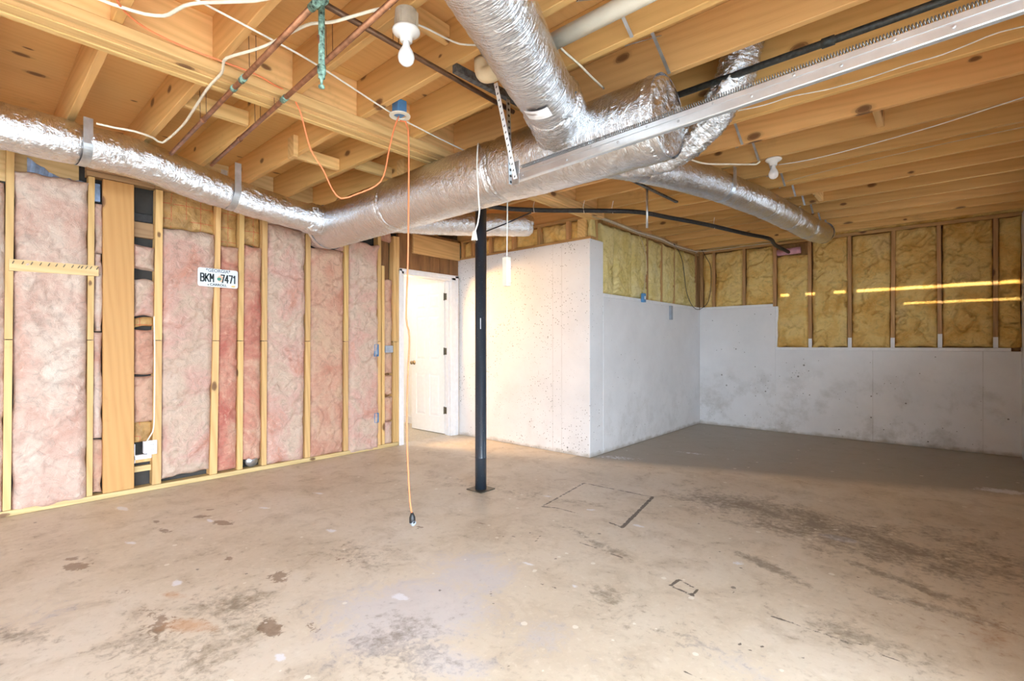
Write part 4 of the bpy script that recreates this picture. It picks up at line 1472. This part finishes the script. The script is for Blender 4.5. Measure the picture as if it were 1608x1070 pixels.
def pipe_thing(name, label, pts, r, mat, cat='pipe', couplings=(), cmat=None, group=None, clips=(), seg=12):
    c = Vector(pts[0]).lerp(Vector(pts[-1]), .5)
    t = thing(name, label, cat, (c.x, c.y, min(p[2] for p in pts) - r), group)
    m_ = MB()
    for i in range(len(pts) - 1):
        m_.tube([Vector(pts[i]), Vector(pts[i + 1])], r, seg)
        if i:
            m_.disc_stack(Vector(pts[i]) - Vector((0, 0, r)), (0, 0, 1), [(.2 * r, 0), (r * .8, r * .35), (r * 1.05, r), (r * .8, r * 1.65), (.2 * r, 2 * r)], seg)
    m_.build('tube', mat, t, True)
    for (f_, ln) in couplings:
        a, b_ = Vector(pts[0]), Vector(pts[-1])
        d = (b_ - a).normalized()
        q = a.lerp(b_, f_)
        MB().tube([q - d * ln / 2, q + d * ln / 2], r * 1.28, seg).build('coupling', (cmat or M['verdigris']) if f_ < .5 else mat, t, True)
    for f_ in clips:
        a, b_ = Vector(pts[0]), Vector(pts[-1])
        q = a.lerp(b_, f_)
        MB().tube([q + Vector((0, .016, .0)), q + Vector((0, .014, ZJ - q.z + .08)), ], .0018, 5).build('hanger_wire', M['copperdark'], t)
        MB().tube([q + Vector((.004, -.016, .0)), q + Vector((.004, -.02, ZJ - q.z + .08)), ], .0018, 5).build('hanger_wire', M['copperdark'], t)
    return t


z = 2.515
pA = [zpt(495, 6, z), zpt(286, 246, z)]
pA[1].y = pA[0].y + .05
pipe_thing('copper_pipe', 'copper pipe left of the green stub, nearest the left edge', [pA[0], pA[1]], .0125, M['copper'], couplings=((.0, .07), (.36, .05), (.42, .03), (.66, .03)), clips=(.30, .66))
pB0, pB1 = zpt(640, -20, z), zpt(332, 259, z)
pipe_thing('copper_pipe', 'long reddish copper pipe crossing behind the green stub', [pB0, pB1], .0125, M['copper'], couplings=((.46, .05), (.75, .03)), clips=(.25, .5, .62))
pC0, pC1 = zpt(505, 4, 2.568), zpt(806, 176, 2.568)
pipe_thing('copper_pipe', 'dull brown pipe running diagonally behind the nearer light bulb', [pC0, pC1], .0125, M['copperdark'], couplings=((.35, .02),), cmat=M['copperdark'], clips=(.3,))
st_ = Vector((pC0.x, pC0.y, 2.568))
stub = thing('pipe_stub', 'green corroded copper pipe stub hanging down with a drain valve', 'pipe', (st_.x, st_.y, 2.22))
MB().tube([st_ + Vector((0, 0, .02)), (st_.x, st_.y, 2.31)], .0125, 12).build('tube', M['verdigris'], stub, True)
MB().disc_stack((st_.x, st_.y, 2.315), (0, 0, -1), [(.016, 0), (.017, .03), (.013, .034), (.013, .05), (.006, .055), (.005, .075), (.012, .08), (.012, .088), (.004, .09)], 12).build('drain_valve', M['verdigris'], stub, True)
MB().tube([st_ + Vector((-.03, 0, 0)), st_ + Vector((.03, 0, 0))], .017, 12).build('tee_fitting', M['verdigris'], stub, True)
MB().tube([(st_.x, st_.y, 2.37), (st_.x, st_.y - .014, 2.43)], .006, 8).build('copper_patch', M['copper'], stub, True)

# white PVC drain
pvc = thing('drain_pipe', 'white plastic drain pipe with an elbow behind the top centre duct', 'pipe', (-.5, 1.73, 2.5))
MB().tube([(-1.64, 1.73, 2.535), (XG + .1, 1.73, 2.535)], .036, 20).build('tube', M['pvc'], pvc, True)
el = catmull([(-1.62, 1.73, 2.535), (-1.69, 1.73, 2.535), (-1.735, 1.73, 2.56), (-1.745, 1.73, 2.63)], .012)
vs, fs = sweep(el, .039, 20)
mk('elbow', vs, fs, M['pvcold'], pvc, True)
MB().tube([(-1.745, 1.73, 2.62), (-1.745, 1.73, 2.83)], .032, 20).build('riser', M['pvcold'], pvc, True)

# black gas pipe along the joists
pipe_thing('gas_pipe', 'straight black pipe along the joists above the garage door track', [(-1.30, 2.62, 2.575), (XG + .1, 2.60, 2.575)], .017, M['blackpipe'], couplings=((.45, .05),), cmat=M['blackpipe'])

# black foam sleeved line over the walls
bl = [zpt(742, 318, 2.50), zpt(763, 323, 2.50), zpt(800, 328, 2.50), zpt(857, 330.5, 2.50), zpt(930, 331, 2.50), zpt(1000, 333, 2.50), zpt(1052, 342, 2.50), zpt(1110, 353, 2.50), zpt(1170, 367, 2.50), zpt(1208, 375, 2.50), (-1.66, 6.95, 2.485), (-1.62, 7.38, 2.46), (-1.61, 7.56, 2.46)]
foam = thing('refrigerant_line', 'black foam sleeved line sagging along the tops of the nook walls', 'pipe', (-2.3, 4.6, 2.47))
cord('foam_sleeve', bl, .022, M['blackfoam'], None, None, parent=foam, seg=10)
for (px, py) in ((840, 330), (918, 331), (963, 332), (1122, 356)):
    q = zpt(px, py, 2.50)
    MB().tube([q + Vector((.01, -.024, -.03)), q + Vector((.0, -.026, .03)), q + Vector((.0, .0, .10))], .003, 6).build('hanger_wire', M['whitecord'], foam)
o = MB().tube([(-1.76, YB - .02, 2.47), (-1.48, YB - .02, 2.475)], .045, 14).build('foam_pipe_wrap', M['pinkfoam'], None, True)
tag(o, 'short pink foam wrap where the black line enters the back wall', 'insulation')

# steel rod and bar near the back joists
rod = thing('hanger_rod', 'thin steel rod hanging from a dark bar under the nook joists', 'rod', (-2.2, 4.2, 2.2))
q0, q1, qm = zpt(993, 284, 2.585), zpt(1063, 318, 2.585), zpt(1016, 297, 2.58)
MB().hexa([(q0.x - .012, q0.y, 2.580), (q0.x + .012, q0.y, 2.580), (q1.x + .012, q1.y, 2.580), (q1.x - .012, q1.y, 2.580),
           (q0.x - .012, q0.y, 2.596), (q0.x + .012, q0.y, 2.596), (q1.x + .012, q1.y, 2.596), (q1.x - .012, q1.y, 2.596)]).build('bar', M['angle'], rod)
zb_ = H + (CY - 358) * (qm - Vector((0, 0, H))).dot(Vector((-SN, CS, 0))) / FPX
MB().tube([(qm.x, qm.y, 2.585), (qm.x, qm.y, zb_)], .010, 8).build('rod', M['galv'], rod, True)


# ------------------------------------------------------------------ light fixtures
def fixture(c, label, box_h, group=None):
    t = thing('ceiling_lamp', label, 'lamp', (c[0], c[1], c[2] - .19), group)
    c = Vector(c)
    if box_h > .01:
        m_ = MB().disc_stack(c, (0, 0, -1), [(.046, 0), (.048, box_h)], 24)
        for k in range(4):
            a = k * math.pi / 2 + .4
            q = c + Vector((math.cos(a) * .048, math.sin(a) * .048, -box_h))
            m_.box((q.x - .006, q.y - .006, q.z), (q.x + .006, q.y + .006, q.z + box_h * .8))
        m_.build('junction_box', M['boxbeige'], t, False)
    b_ = c - Vector((0, 0, box_h))
    MB().disc_stack(b_, (0, 0, -1), [(.054, 0), (.058, .006), (.057, .012), (.046, .020), (.032, .026), (.026, .036), (.025, .050)], 32).build('lamp_holder', M['porcelain'], t, True)
    bb_ = b_ - Vector((0, 0, .048))
    MB().disc_stack(bb_, (0, 0, -1), [(.013, 0), (.014, .014), (.017, .026), (.027, .042), (.033, .058), (.0345, .072), (.030, .088), (.019, .099), (.002, .105)], 28).build('bulb', M['bulb'], t, True)
    return t


fixture((-1.70, 1.24, ZJ + .0), 'white bulb holder on a beige box under the joists, top left of centre', .075)
fixture((-.98, 4.05, ZJ - .002), 'small white bulb holder under the joists above the nook', .0)
# ceiling ring where the orange cord is looped
rc = zpt(628, 181, 2.575)
ring = thing('ceiling_box', 'blue ceiling box with cream ring, the orange cord looped through', 'junction box', (rc.x, rc.y, 2.565))
m_ = MB()
for k in range(24):
    a0, a1 = 2 * math.pi * k / 24, 2 * math.pi * (k + 1) / 24
    pts = []
    for zz in (2.567, 2.574):
        for (rr, a) in ((.036, a0), (.062, a0), (.062, a1), (.036, a1)):
            pts.append((rc.x + rr * math.cos(a), rc.y + rr * math.sin(a), zz))
    m_.hexa(pts)
m_.build('mounting_ring', M['pvc'], ring)
MB().box((rc.x - .035, rc.y - .034, 2.575), (rc.x + .030, rc.y + .030, 2.66), .004).build('box', M['bluebox'], ring)

# ------------------------------------------------------------------ cords and cables
zc = 2.585
oc = [(180, -6), (196, 18), (230, 45), (285, 72), (345, 95), (400, 116), (430, 133), (456, 148)]
pts = [zpt(px, py, 2.583) for px, py in oc]
base = np.array([-SN, CS])


def depth_pt(px, py, F):
    r = (px - CX) / FPX
    return Vector((F * (CS * r - SN), F * (SN * r + CS), H + F * (CY - py) / FPX))


Fr = (rc - Vector((0, 0, H))).dot(Vector((-SN, CS, 0)))
F0 = (pts[-1] - Vector((0, 0, H))).dot(Vector((-SN, CS, 0)))
sag = [(470, 172), (476, 192), (488, 235), (508, 268), (522, 298), (536, 312), (560, 305), (590, 292), (603, 275), (611, 235), (619, 202), (627, 191)]
for i, (px, py) in enumerate(sag):
    pts.append(depth_pt(px, py, F0 + (Fr - F0) * (i + 1) / len(sag)))
pts[-1] = Vector((rc.x - .01, rc.y, 2.572))
oc_t = thing('extension_cord', 'orange extension cord looped from the joists, hanging almost to the floor', 'cord', (rc.x, rc.y, .1))
cord('cable', [tuple(p) for p in pts], .0048, M['orange'], None, None, parent=oc_t)
dn = [(628, 190), (637, 191), (641, 205), (642, 260), (641, 380), (640, 430), (638, 500), (643, 530), (640, 600), (639, 680), (641, 740), (644, 790), (647, 808)]
dp = [depth_pt(px, py, Fr) for px, py in dn]
cord('cable', [tuple(p) for p in dp], .0052, M['orange'], None, None, parent=oc_t)
e = dp[-1]
MB().disc_stack(e + Vector((0, 0, .01)), (.08, .0, -1), [(.007, 0), (.012, .012), (.018, .028), (.019, .055), (.015, .062)], 14).build('socket_end', M['black'], oc_t, True)
MB().tube([e + Vector((-.005, 0, -.045)), e + Vector((.018, 0, -.052))], .0165, 10).build('socket_face', M['greybox'], oc_t)

# white cord draped over the trunk with its plug
wc = thing('power_cord', 'white power cord draped over the trunk duct, plug dangling by the column', 'cord', (-2.2, 2.05, 1.85))
dd = [depth_pt(px, py, F) for px, py, F in ((751, 227, 3.24), (751, 226, 3.10), (750, 234, 2.985), (749, 262, 2.94), (751, 300, 2.955), (752, 318, 2.97), (753, 330, 2.97), (750, 352, 2.97), (745, 366, 2.97))]
cord('cable', [tuple(p) for p in dd], .005, M['whitecord'], None, None, parent=wc)
e = dd[-1]
MB().hexa([e + Vector(v) for v in ((-.016, -.012, -.045), (.016, -.012, -.045), (.016, .012, -.045), (-.016, .012, -.045), (-.007, -.007, .012), (.007, -.007, .012), (.007, .007, .012), (-.007, .007, .012))]).build('plug', M['whitecord'], wc)
for s_ in (-1, 1):
    MB().box((e.x + s_ * .008 - .002, e.y - .003, e.z - .062), (e.x + s_ * .008 + .001, e.y + .003, e.z - .044)).build('prong', M['brass'], wc)
# hanging receptacle box
hb = thing('hanging_receptacle', 'slim white receptacle box hanging on a white cord before the concrete wall', 'outlet', (-2.42, 2.67, 1.62))
e0, e1 = depth_pt(797, 300, 3.6), depth_pt(796, 405, 3.6)
cord('cable', [(e0.x, e0.y, ZJ + .02), tuple(e0), tuple(e1)], .005, M['whitecord'], None, None, parent=hb)
zt_, zb2 = depth_pt(796, 404, 3.6).z, depth_pt(796, 450, 3.6).z
MB().box((e1.x - .030, e1.y - .022, zb2), (e1.x + .022, e1.y + .022, zt_), .004).build('box', M['pvc'], hb)
MB().box((e1.x + .0222, e1.y - .016, zb2 + .03), (e1.x + .024, e1.y + .016, zt_ - .03), .001).build('cover', M['trim'], hb)

for (lab, zz, r_, mt, pl) in (
    ('cream cable dipping below the joists in the top left corner', 2.583, .0075, 'romex', [(150, -4), (172, 5), (190, 11), (227, 22), (257, 25), (272, 19), (290, 9), (315, 4.5), (360, 3), (402, 1), (430, -5)]),
    ('straight white cable stapled diagonally under the joists to the trunk', 2.588, .005, 'whitecord', [(300, -5), (400, 48), (496, 101), (609, 174), (665, 205), (730, 237)]),
    ('cream cable snaking across the beam between the copper pipes', 2.535, .0068, 'romex', [(612, 12), (592, 15), (556, 25), (520, 35), (490, 37), (463, 48), (430, 66), (400, 78), (365, 88), (352, 95), (348, 114), (326, 139), (303, 174), (285, 199), (255, 224), (240, 216), (210, 206), (182, 201), (151, 194)]),
    ('cream cable behind the branch duct at the left edge', 2.59, .006, 'romex', [(-10, 181), (25, 177), (52, 174), (62, 179), (70, 188)]),
    ('white cable from the nearer bulb holder to the top centre duct', 2.59, .0045, 'whitecord', [(655, 38), (675, 47), (700, 60), (722, 69), (748, 71)]),
    ('cream cable hanging below the joists right of the top centre duct', 2.58, .0055, 'romex', [(846, 51), (862, 54), (883, 78), (908, 100), (927, 119), (948, 139)]),
    ('thin white cable stapled along the joist below the garage door track', 2.60, .0035, 'whitecord', [(1140, 178), (1200, 165), (1241, 152), (1301, 140), (1362, 123), (1428, 101), (1479, 86), (1530, 66), (1568, 51), (1640, 34)]),
    ('white cable running from the nook bulb holder to the right edge', 2.595, .0038, 'whitecord', [(1222, 259), (1260, 253), (1301, 244), (1362, 228), (1454, 202), (1530, 178), (1625, 147)]),
    ('thin grey cable under the joists right of the nook bulb holder', 2.592, .003, 'tan', [(1235, 285), (1300, 268), (1400, 244), (1500, 222), (1625, 196)]),
    ('cream cable looping over the long branch duct', 2.50, .0065, 'romex', [(1062, 233), (1070, 241), (1083, 250), (1108, 257), (1150, 258), (1188, 258), (1193, 254)]),
):
    o = cord('cable', [tuple(zpt(px, py, zz)) for px, py in pl], r_, M[mt], lab, 'cable')

cord('cable', [tuple(depth_pt(px, py, F)) for px, py, F in ((762, 364, 4.35), (790, 353, 4.45), (815, 342, 4.55), (834, 334, 4.6))], .006, M['black'], 'short black cable slung from the column up past the short duct end', 'cable')
# cable bundle over the nook walls: each its own
bundle = [(928, 338), (963, 350), (1001, 365), (1036, 376), (1061, 387), (1094, 396)]
for k in range(4):
    pts = []
    for (px, py) in bundle:
        q = at(px, py + (k - 1.5) * 1.6, X=XC + .02 + .012 * k)
        pts.append((q.x + .02 * random.random(), q.y, q.z))
    if k < 2:
        for (px, py) in ((1127, 391), (1170, 385), (1214, 380)):
            q = at(px, py + (k - .5) * 3, Y=YB - .05)
            pts.append(tuple(q))
    cord('cable', pts, .0055, M[('tan', 'romex', 'whitecord', 'tan')[k]], ('topmost', 'second', 'third', 'lowest')[k] + ' of four cables bundled along the nook wall top', 'cable', 'cables along the nook wall top')
lw = [(1058, 383), (1066, 395), (1072, 412), (1075, 435), (1078, 458), (1085, 477), (1094, 486), (1104, 483), (1112, 474), (1116, 452), (1116, 420), (1108, 403), (1099, 388)]
pts = []
for px, py in lw:
    q = at(px, py, X=XC + .05)
    if q.y > YB - .08:
        q = at(px, py, Y=YB - .08)
    pts.append(tuple(q))
cord('cable', pts, .0045, M['black'], 'black cable hanging in a loop at the inside corner of the nook', 'cable')
pts = [tuple(at(px, py, X=XC + .035)) for px, py in ((1003, 366), (1010, 385), (1015, 410), (1013, 440), (1011, 460))]
cord('cable', pts, .0045, M['tan'], 'tan cable dropping down the yellow batts to the small blue box', 'cable')
q = at(1010.5, 468, X=XC + .02)
ob = thing('outlet_box', 'small blue electrical box on the nook ledge, a tan cable entering it', 'junction box', (q.x, q.y, 1.78))
MB().box((q.x - .02, q.y - .03, q.z - .055), (q.x + .02, q.y + .03, q.z + .055), .004).build('box', M['bluebox'], ob)
MB().box((q.x + .0205, q.y - .018, q.z - .02), (q.x + .022, q.y + .018, q.z + .02), .001).build('box_label', M['trim'], ob)
q = at(1052, 492, X=XC)
o = MB().box((XC + .001, q.y - .03, q.z - .09), (XC + .03, q.y + .03, 1.735), .003).build('grey_clip_plate', M['greybox'], None)
tag(o, 'small grey metal plate just under the nook ledge', 'bracket')

# ------------------------------------------------------------------ things on the left wall
# licence plate
def text_mesh(txt, size, mat, parent, loc, rotm, name, extr=.0008, sx_=1.0, bold=.0):
    cu = bpy.data.curves.new(name, 'FONT')
    cu.body = txt
    cu.size = size
    cu.extrude = extr
    cu.offset = bold
    cu.align_x = 'CENTER'
    cu.align_y = 'CENTER'
    tmp = bpy.data.objects.new(name, cu)
    COL.objects.link(tmp)
    dg = bpy.context.evaluated_depsgraph_get()
    me = bpy.data.meshes.new_from_object(tmp.evaluated_get(dg))
    bpy.data.objects.remove(tmp)
    co = np.zeros(len(me.vertices) * 3)
    me.vertices.foreach_get('co', co)
    co = co.reshape(-1, 3)
    co[:, 0] *= sx_
    W = np.stack([np.full(len(co), loc[0]) + co[:, 2], loc[1] + co[:, 0], loc[2] + co[:, 1]], -1)
    W = W - np.array(wloc(parent))
    me.vertices.foreach_set('co', W.ravel())
    me.materials.clear()
    me.materials.append(mat)
    o = bpy.data.objects.new(name, me)
    COL.objects.link(o)
    o.parent = parent
    return o


M['ink'] = plain('dark_green_black_ink', (0.03, 0.045, 0.05), 0.5)
M['inkgrey'] = plain('grey_blue_ink', (0.22, 0.25, 0.30), 0.5)
M['platewhite'] = plain('white_plate_enamel', (0.80, 0.86, 0.90), 0.35, 0, 0.03)
M['peach'] = plain('pale_peach_ink', (0.90, 0.62, 0.45), 0.5)
M['leaf'] = plain('green_leaf_ink', (0.08, 0.33, 0.26), 0.5)
M['sticker'] = plain('orange_sticker', (0.88, 0.60, 0.22), 0.5)
XP = XL + .042
pa, pb_ = at(310.5, 434, X=XP), at(373.5, 440, X=XP)
pcx, pcz = (pa.y + pb_.y) / 2, (pa.z + pb_.z) / 2
PW, PH = (pb_.y - pa.y) / 2, .081
plate = thing('licence_plate', 'white licence plate BKM 7471 nailed across a stud of the pink wall', 'licence plate', (XP, pcx, pcz - PH))


def rrect(y0, y1, z0, z1, r, n_=5):
    out = []
    for (cy, cz, a0) in ((y1 - r, z1 - r, 0), (y0 + r, z1 - r, math.pi / 2), (y0 + r, z0 + r, math.pi), (y1 - r, z0 + r, 1.5 * math.pi)):
        for k in range(n_ + 1):
            a = a0 + math.pi / 2 * k / n_
            out.append((cy + r * math.cos(a), cz + r * math.sin(a)))
    return out


rr = rrect(pcx - PW, pcx + PW, pcz - PH, pcz + PH, .018)
n_ = len(rr)
vs = [(XP - .002, y, z) for y, z in rr] + [(XP, y, z) for y, z in rr]
fs = [tuple(range(n_)), tuple(n_ + k for k in range(n_))[::-1]] + [(k, (k + 1) % n_, n_ + (k + 1) % n_, n_ + k) for k in range(n_)]
mk('plate', vs, fs, M['platewhite'], plate)
GLYPH = {'B': [[(0, 0), (0, 1), (.7, 1), (.95, .88), (.95, .64), (.72, .53), (0, .53)], [(.72, .53), (1, .40), (1, .14), (.72, 0), (0, 0)]],
         'K': [[(0, 0), (0, 1)], [(1, 1), (.05, .42)], [(.30, .58), (1, 0)]],
         'M': [[(0, 0), (0, 1), (.5, .42), (1, 1), (1, 0)]],
         '7': [[(0, 1), (1, 1), (.42, 0)]],
         '4': [[(.74, 0), (.74, 1), (0, .30), (1, .30)]],
         '1': [[(.22, .80), (.58, 1), (.58, 0)]]}


def serial(ch, y0, z0, wd, ht, name):
    m_ = MB()
    t = .0055
    for pl in GLYPH[ch]:
        for (p, q) in zip(pl[:-1], pl[1:]):
            a_, b_ = Vector((y0 + p[0] * wd, z0 + p[1] * ht)), Vector((y0 + q[0] * wd, z0 + q[1] * ht))
            d = (b_ - a_).normalized()
            a_, b_ = a_ - d * t * .7, b_ + d * t * .7
            n_ = Vector((-d.y, d.x)) * t
            c4 = [a_ + n_, b_ + n_, b_ - n_, a_ - n_]
            m_.hexa([(XP + .0008, c.x, c.y) for c in c4] + [(XP + .0022, c.x, c.y) for c in c4])
    m_.build(name, M['ink'], plate)


for ch, f0 in zip('BKM7471', (-.86, -.63, -.40, .14, .34, .55, .74)):
    serial(ch, pcx + PW * f0, pcz - .036, .025, .066, 'serial_letter' if ch.isalpha() else 'serial_digit')
text_mesh('*GEORGIA*', .040, M['inkgrey'], plate, (XP + .0008, pcx + .0, pcz + PH * .76), None, 'state_name', .0006, .95, .0009)
text_mesh('CARROLL', .028, M['ink'], plate, (XP + .0008, pcx, pcz - PH * .76), None, 'county_name', .0006, 1.1, .0007)


def disc_x(cy, cz, ry, rz, mat, name, x):
    vs = [(x, cy + ry * math.cos(2 * math.pi * k / 20), cz + rz * math.sin(2 * math.pi * k / 20)) for k in range(20)]
    vs += [(x + .0006, v[1], v[2]) for v in vs]
    fs = [tuple(range(20)), tuple(20 + k for k in range(20))[::-1]] + [(k, (k + 1) % 20, 20 + (k + 1) % 20, 20 + k) for k in range(20)]
    return mk(name, vs, fs, mat, plate)


disc_x(pcx + PW * .10, pcz - .004, .026, .030, M['peach'], 'peach_emblem', XP + .0003)
disc_x(pcx + PW * .04, pcz - .008, .017, .015, M['leaf'], 'leaf_emblem', XP + .0012)
disc_x(pcx + PW * .76, pcz - PH * .80, .018, .009, M['sticker'], 'year_sticker', XP + .0006)
disc_x(pcx - PW * .5, pcz - PH * .80, .005, .005, M['slot'], 'bolt_hole', XP + .0006)

# strip of wood with nails
na, nb_ = at(14, 416, X=XL + .012), at(154.5, 425, X=XL + .012)
strip = thing('nail_rack', 'pale wooden strip with a row of nails across two studs at left', 'rack', (XL, (na.y + nb_.y) / 2, na.z - .05))
z0a, z1a = na.z - .040, na.z + .040
z0b, z1b = at(154.5, 434, X=XL + .012).z, at(154.5, 418, X=XL + .012).z
MB().hexa([(XL + .003, na.y, z0a), (XL + .022, na.y, z0a), (XL + .022, nb_.y, z0b), (XL + .003, nb_.y, z0b),
           (XL + .003, na.y, z1a), (XL + .022, na.y, z1a), (XL + .022, nb_.y, z1b), (XL + .003, nb_.y, z1b)]).build('board', M['plate'], strip)
for k, px in enumerate((19, 34, 48, 62, 75, 87, 99, 112, 122, 127, 134, 141, 151)):
    y = yl(px, XL + .022)
    f_ = (y - na.y) / (nb_.y - na.y)
    zc_ = (z0a + z1a) / 2 + ((z0b + z1b) / 2 - (z0a + z1a) / 2) * f_ + .006
    MB().tube([(XL + .010, y, zc_), (XL + .055, y + .008, zc_ + .020)], .0028, 6).build('nail', M['spring'], strip)

# surface outlet box
q = at(233, 704, X=XL + .012)
oy0, oy1 = yl(231.5, XL + .02), yl(247, XL + .02)
oz0, oz1 = at(239, 714, X=XL + .02).z, at(239, 692, X=XL + .02).z
out = thing('outlet', 'white wall outlet in a box at the foot of the wide board bay', 'outlet', (XL, (oy0 + oy1) / 2, oz0))
MB().box((XL - .035, oy0 - .022, oz0 + .012), (XL + .010, oy1 - .03, oz1 - .004), .003).build('box', M['outlet'], out)
MB().box((XL + .010, oy0, oz0), (XL + .016, oy1, oz1), .003).build('cover_plate', M['outlet'], out)
ym = (oy0 + oy1) / 2
for zz in ((oz0 * .68 + oz1 * .32), (oz0 * .32 + oz1 * .68)):
    MB().disc_stack((XL + .0155, ym, zz), (1, 0, 0), [(.017, 0), (.0165, .002)], 16).build('socket', M['outlet'], out)
    for d in (-.006, .006):
        MB().box((XL + .0172, ym + d - .0015, zz - .001), (XL + .0182, ym + d + .0015, zz + .008)).build('slot', M['slot'], out)
pts = [tuple(at(px, py, X=XL - .002)) for px, py in ((242, 497), (243, 560), (242.5, 640), (242, 662), (240, 678), (234, 688), (230, 694))]
cord('cable', pts, .0055, M['romex'], 'cream cable coming down the open bay into the white outlet box', 'cable')
# blue device boxes near the door
for (xa, xb, yt, yb2, lab) in ((587.5, 594, 541, 560, 'blue device box beside the stud nearest the door, at switch height'), (587.5, 594, 649, 664, 'blue device box beside the stud nearest the door, low down')):
    y0, y1_ = yl(xa, XL + .02), yl(xb, XL + .02)
    z0, z1 = at(590, yb2, X=XL + .02).z, at(590, yt, X=XL + .02).z
    t = thing('device_box', lab, 'junction box', (XL, y0, z0))
    m_ = MB().box((XL - .05, y0, z0), (XL - .046, y1_, z1))
    m_.box((XL - .05, y0, z0), (XL + .032, y0 + .004, z1)); m_.box((XL - .05, y1_ - .004, z0), (XL + .032, y1_, z1))
    m_.box((XL - .05, y0, z0), (XL + .032, y1_, z0 + .004)); m_.box((XL - .05, y0, z1 - .004), (XL + .032, y1_, z1))
    m_.build('shell', M['bluebox'], t)
    MB().box((XL - .045, y0 + .005, z0 + .02), (XL + .02, y1_ - .005, z1 - .02), .003).build('device', M['greybox'], t)
y0, y1_ = yl(605), yl(617)
z0, z1 = zl(611, 554), zl(611, 543)
o = MB().box((XL - .02, y0, z0), (XL + .006, y1_, z1), .004).build('device_box', M['greybox'], None)
tag(o, 'grey box plate between the last studs before the door casing', 'junction box')
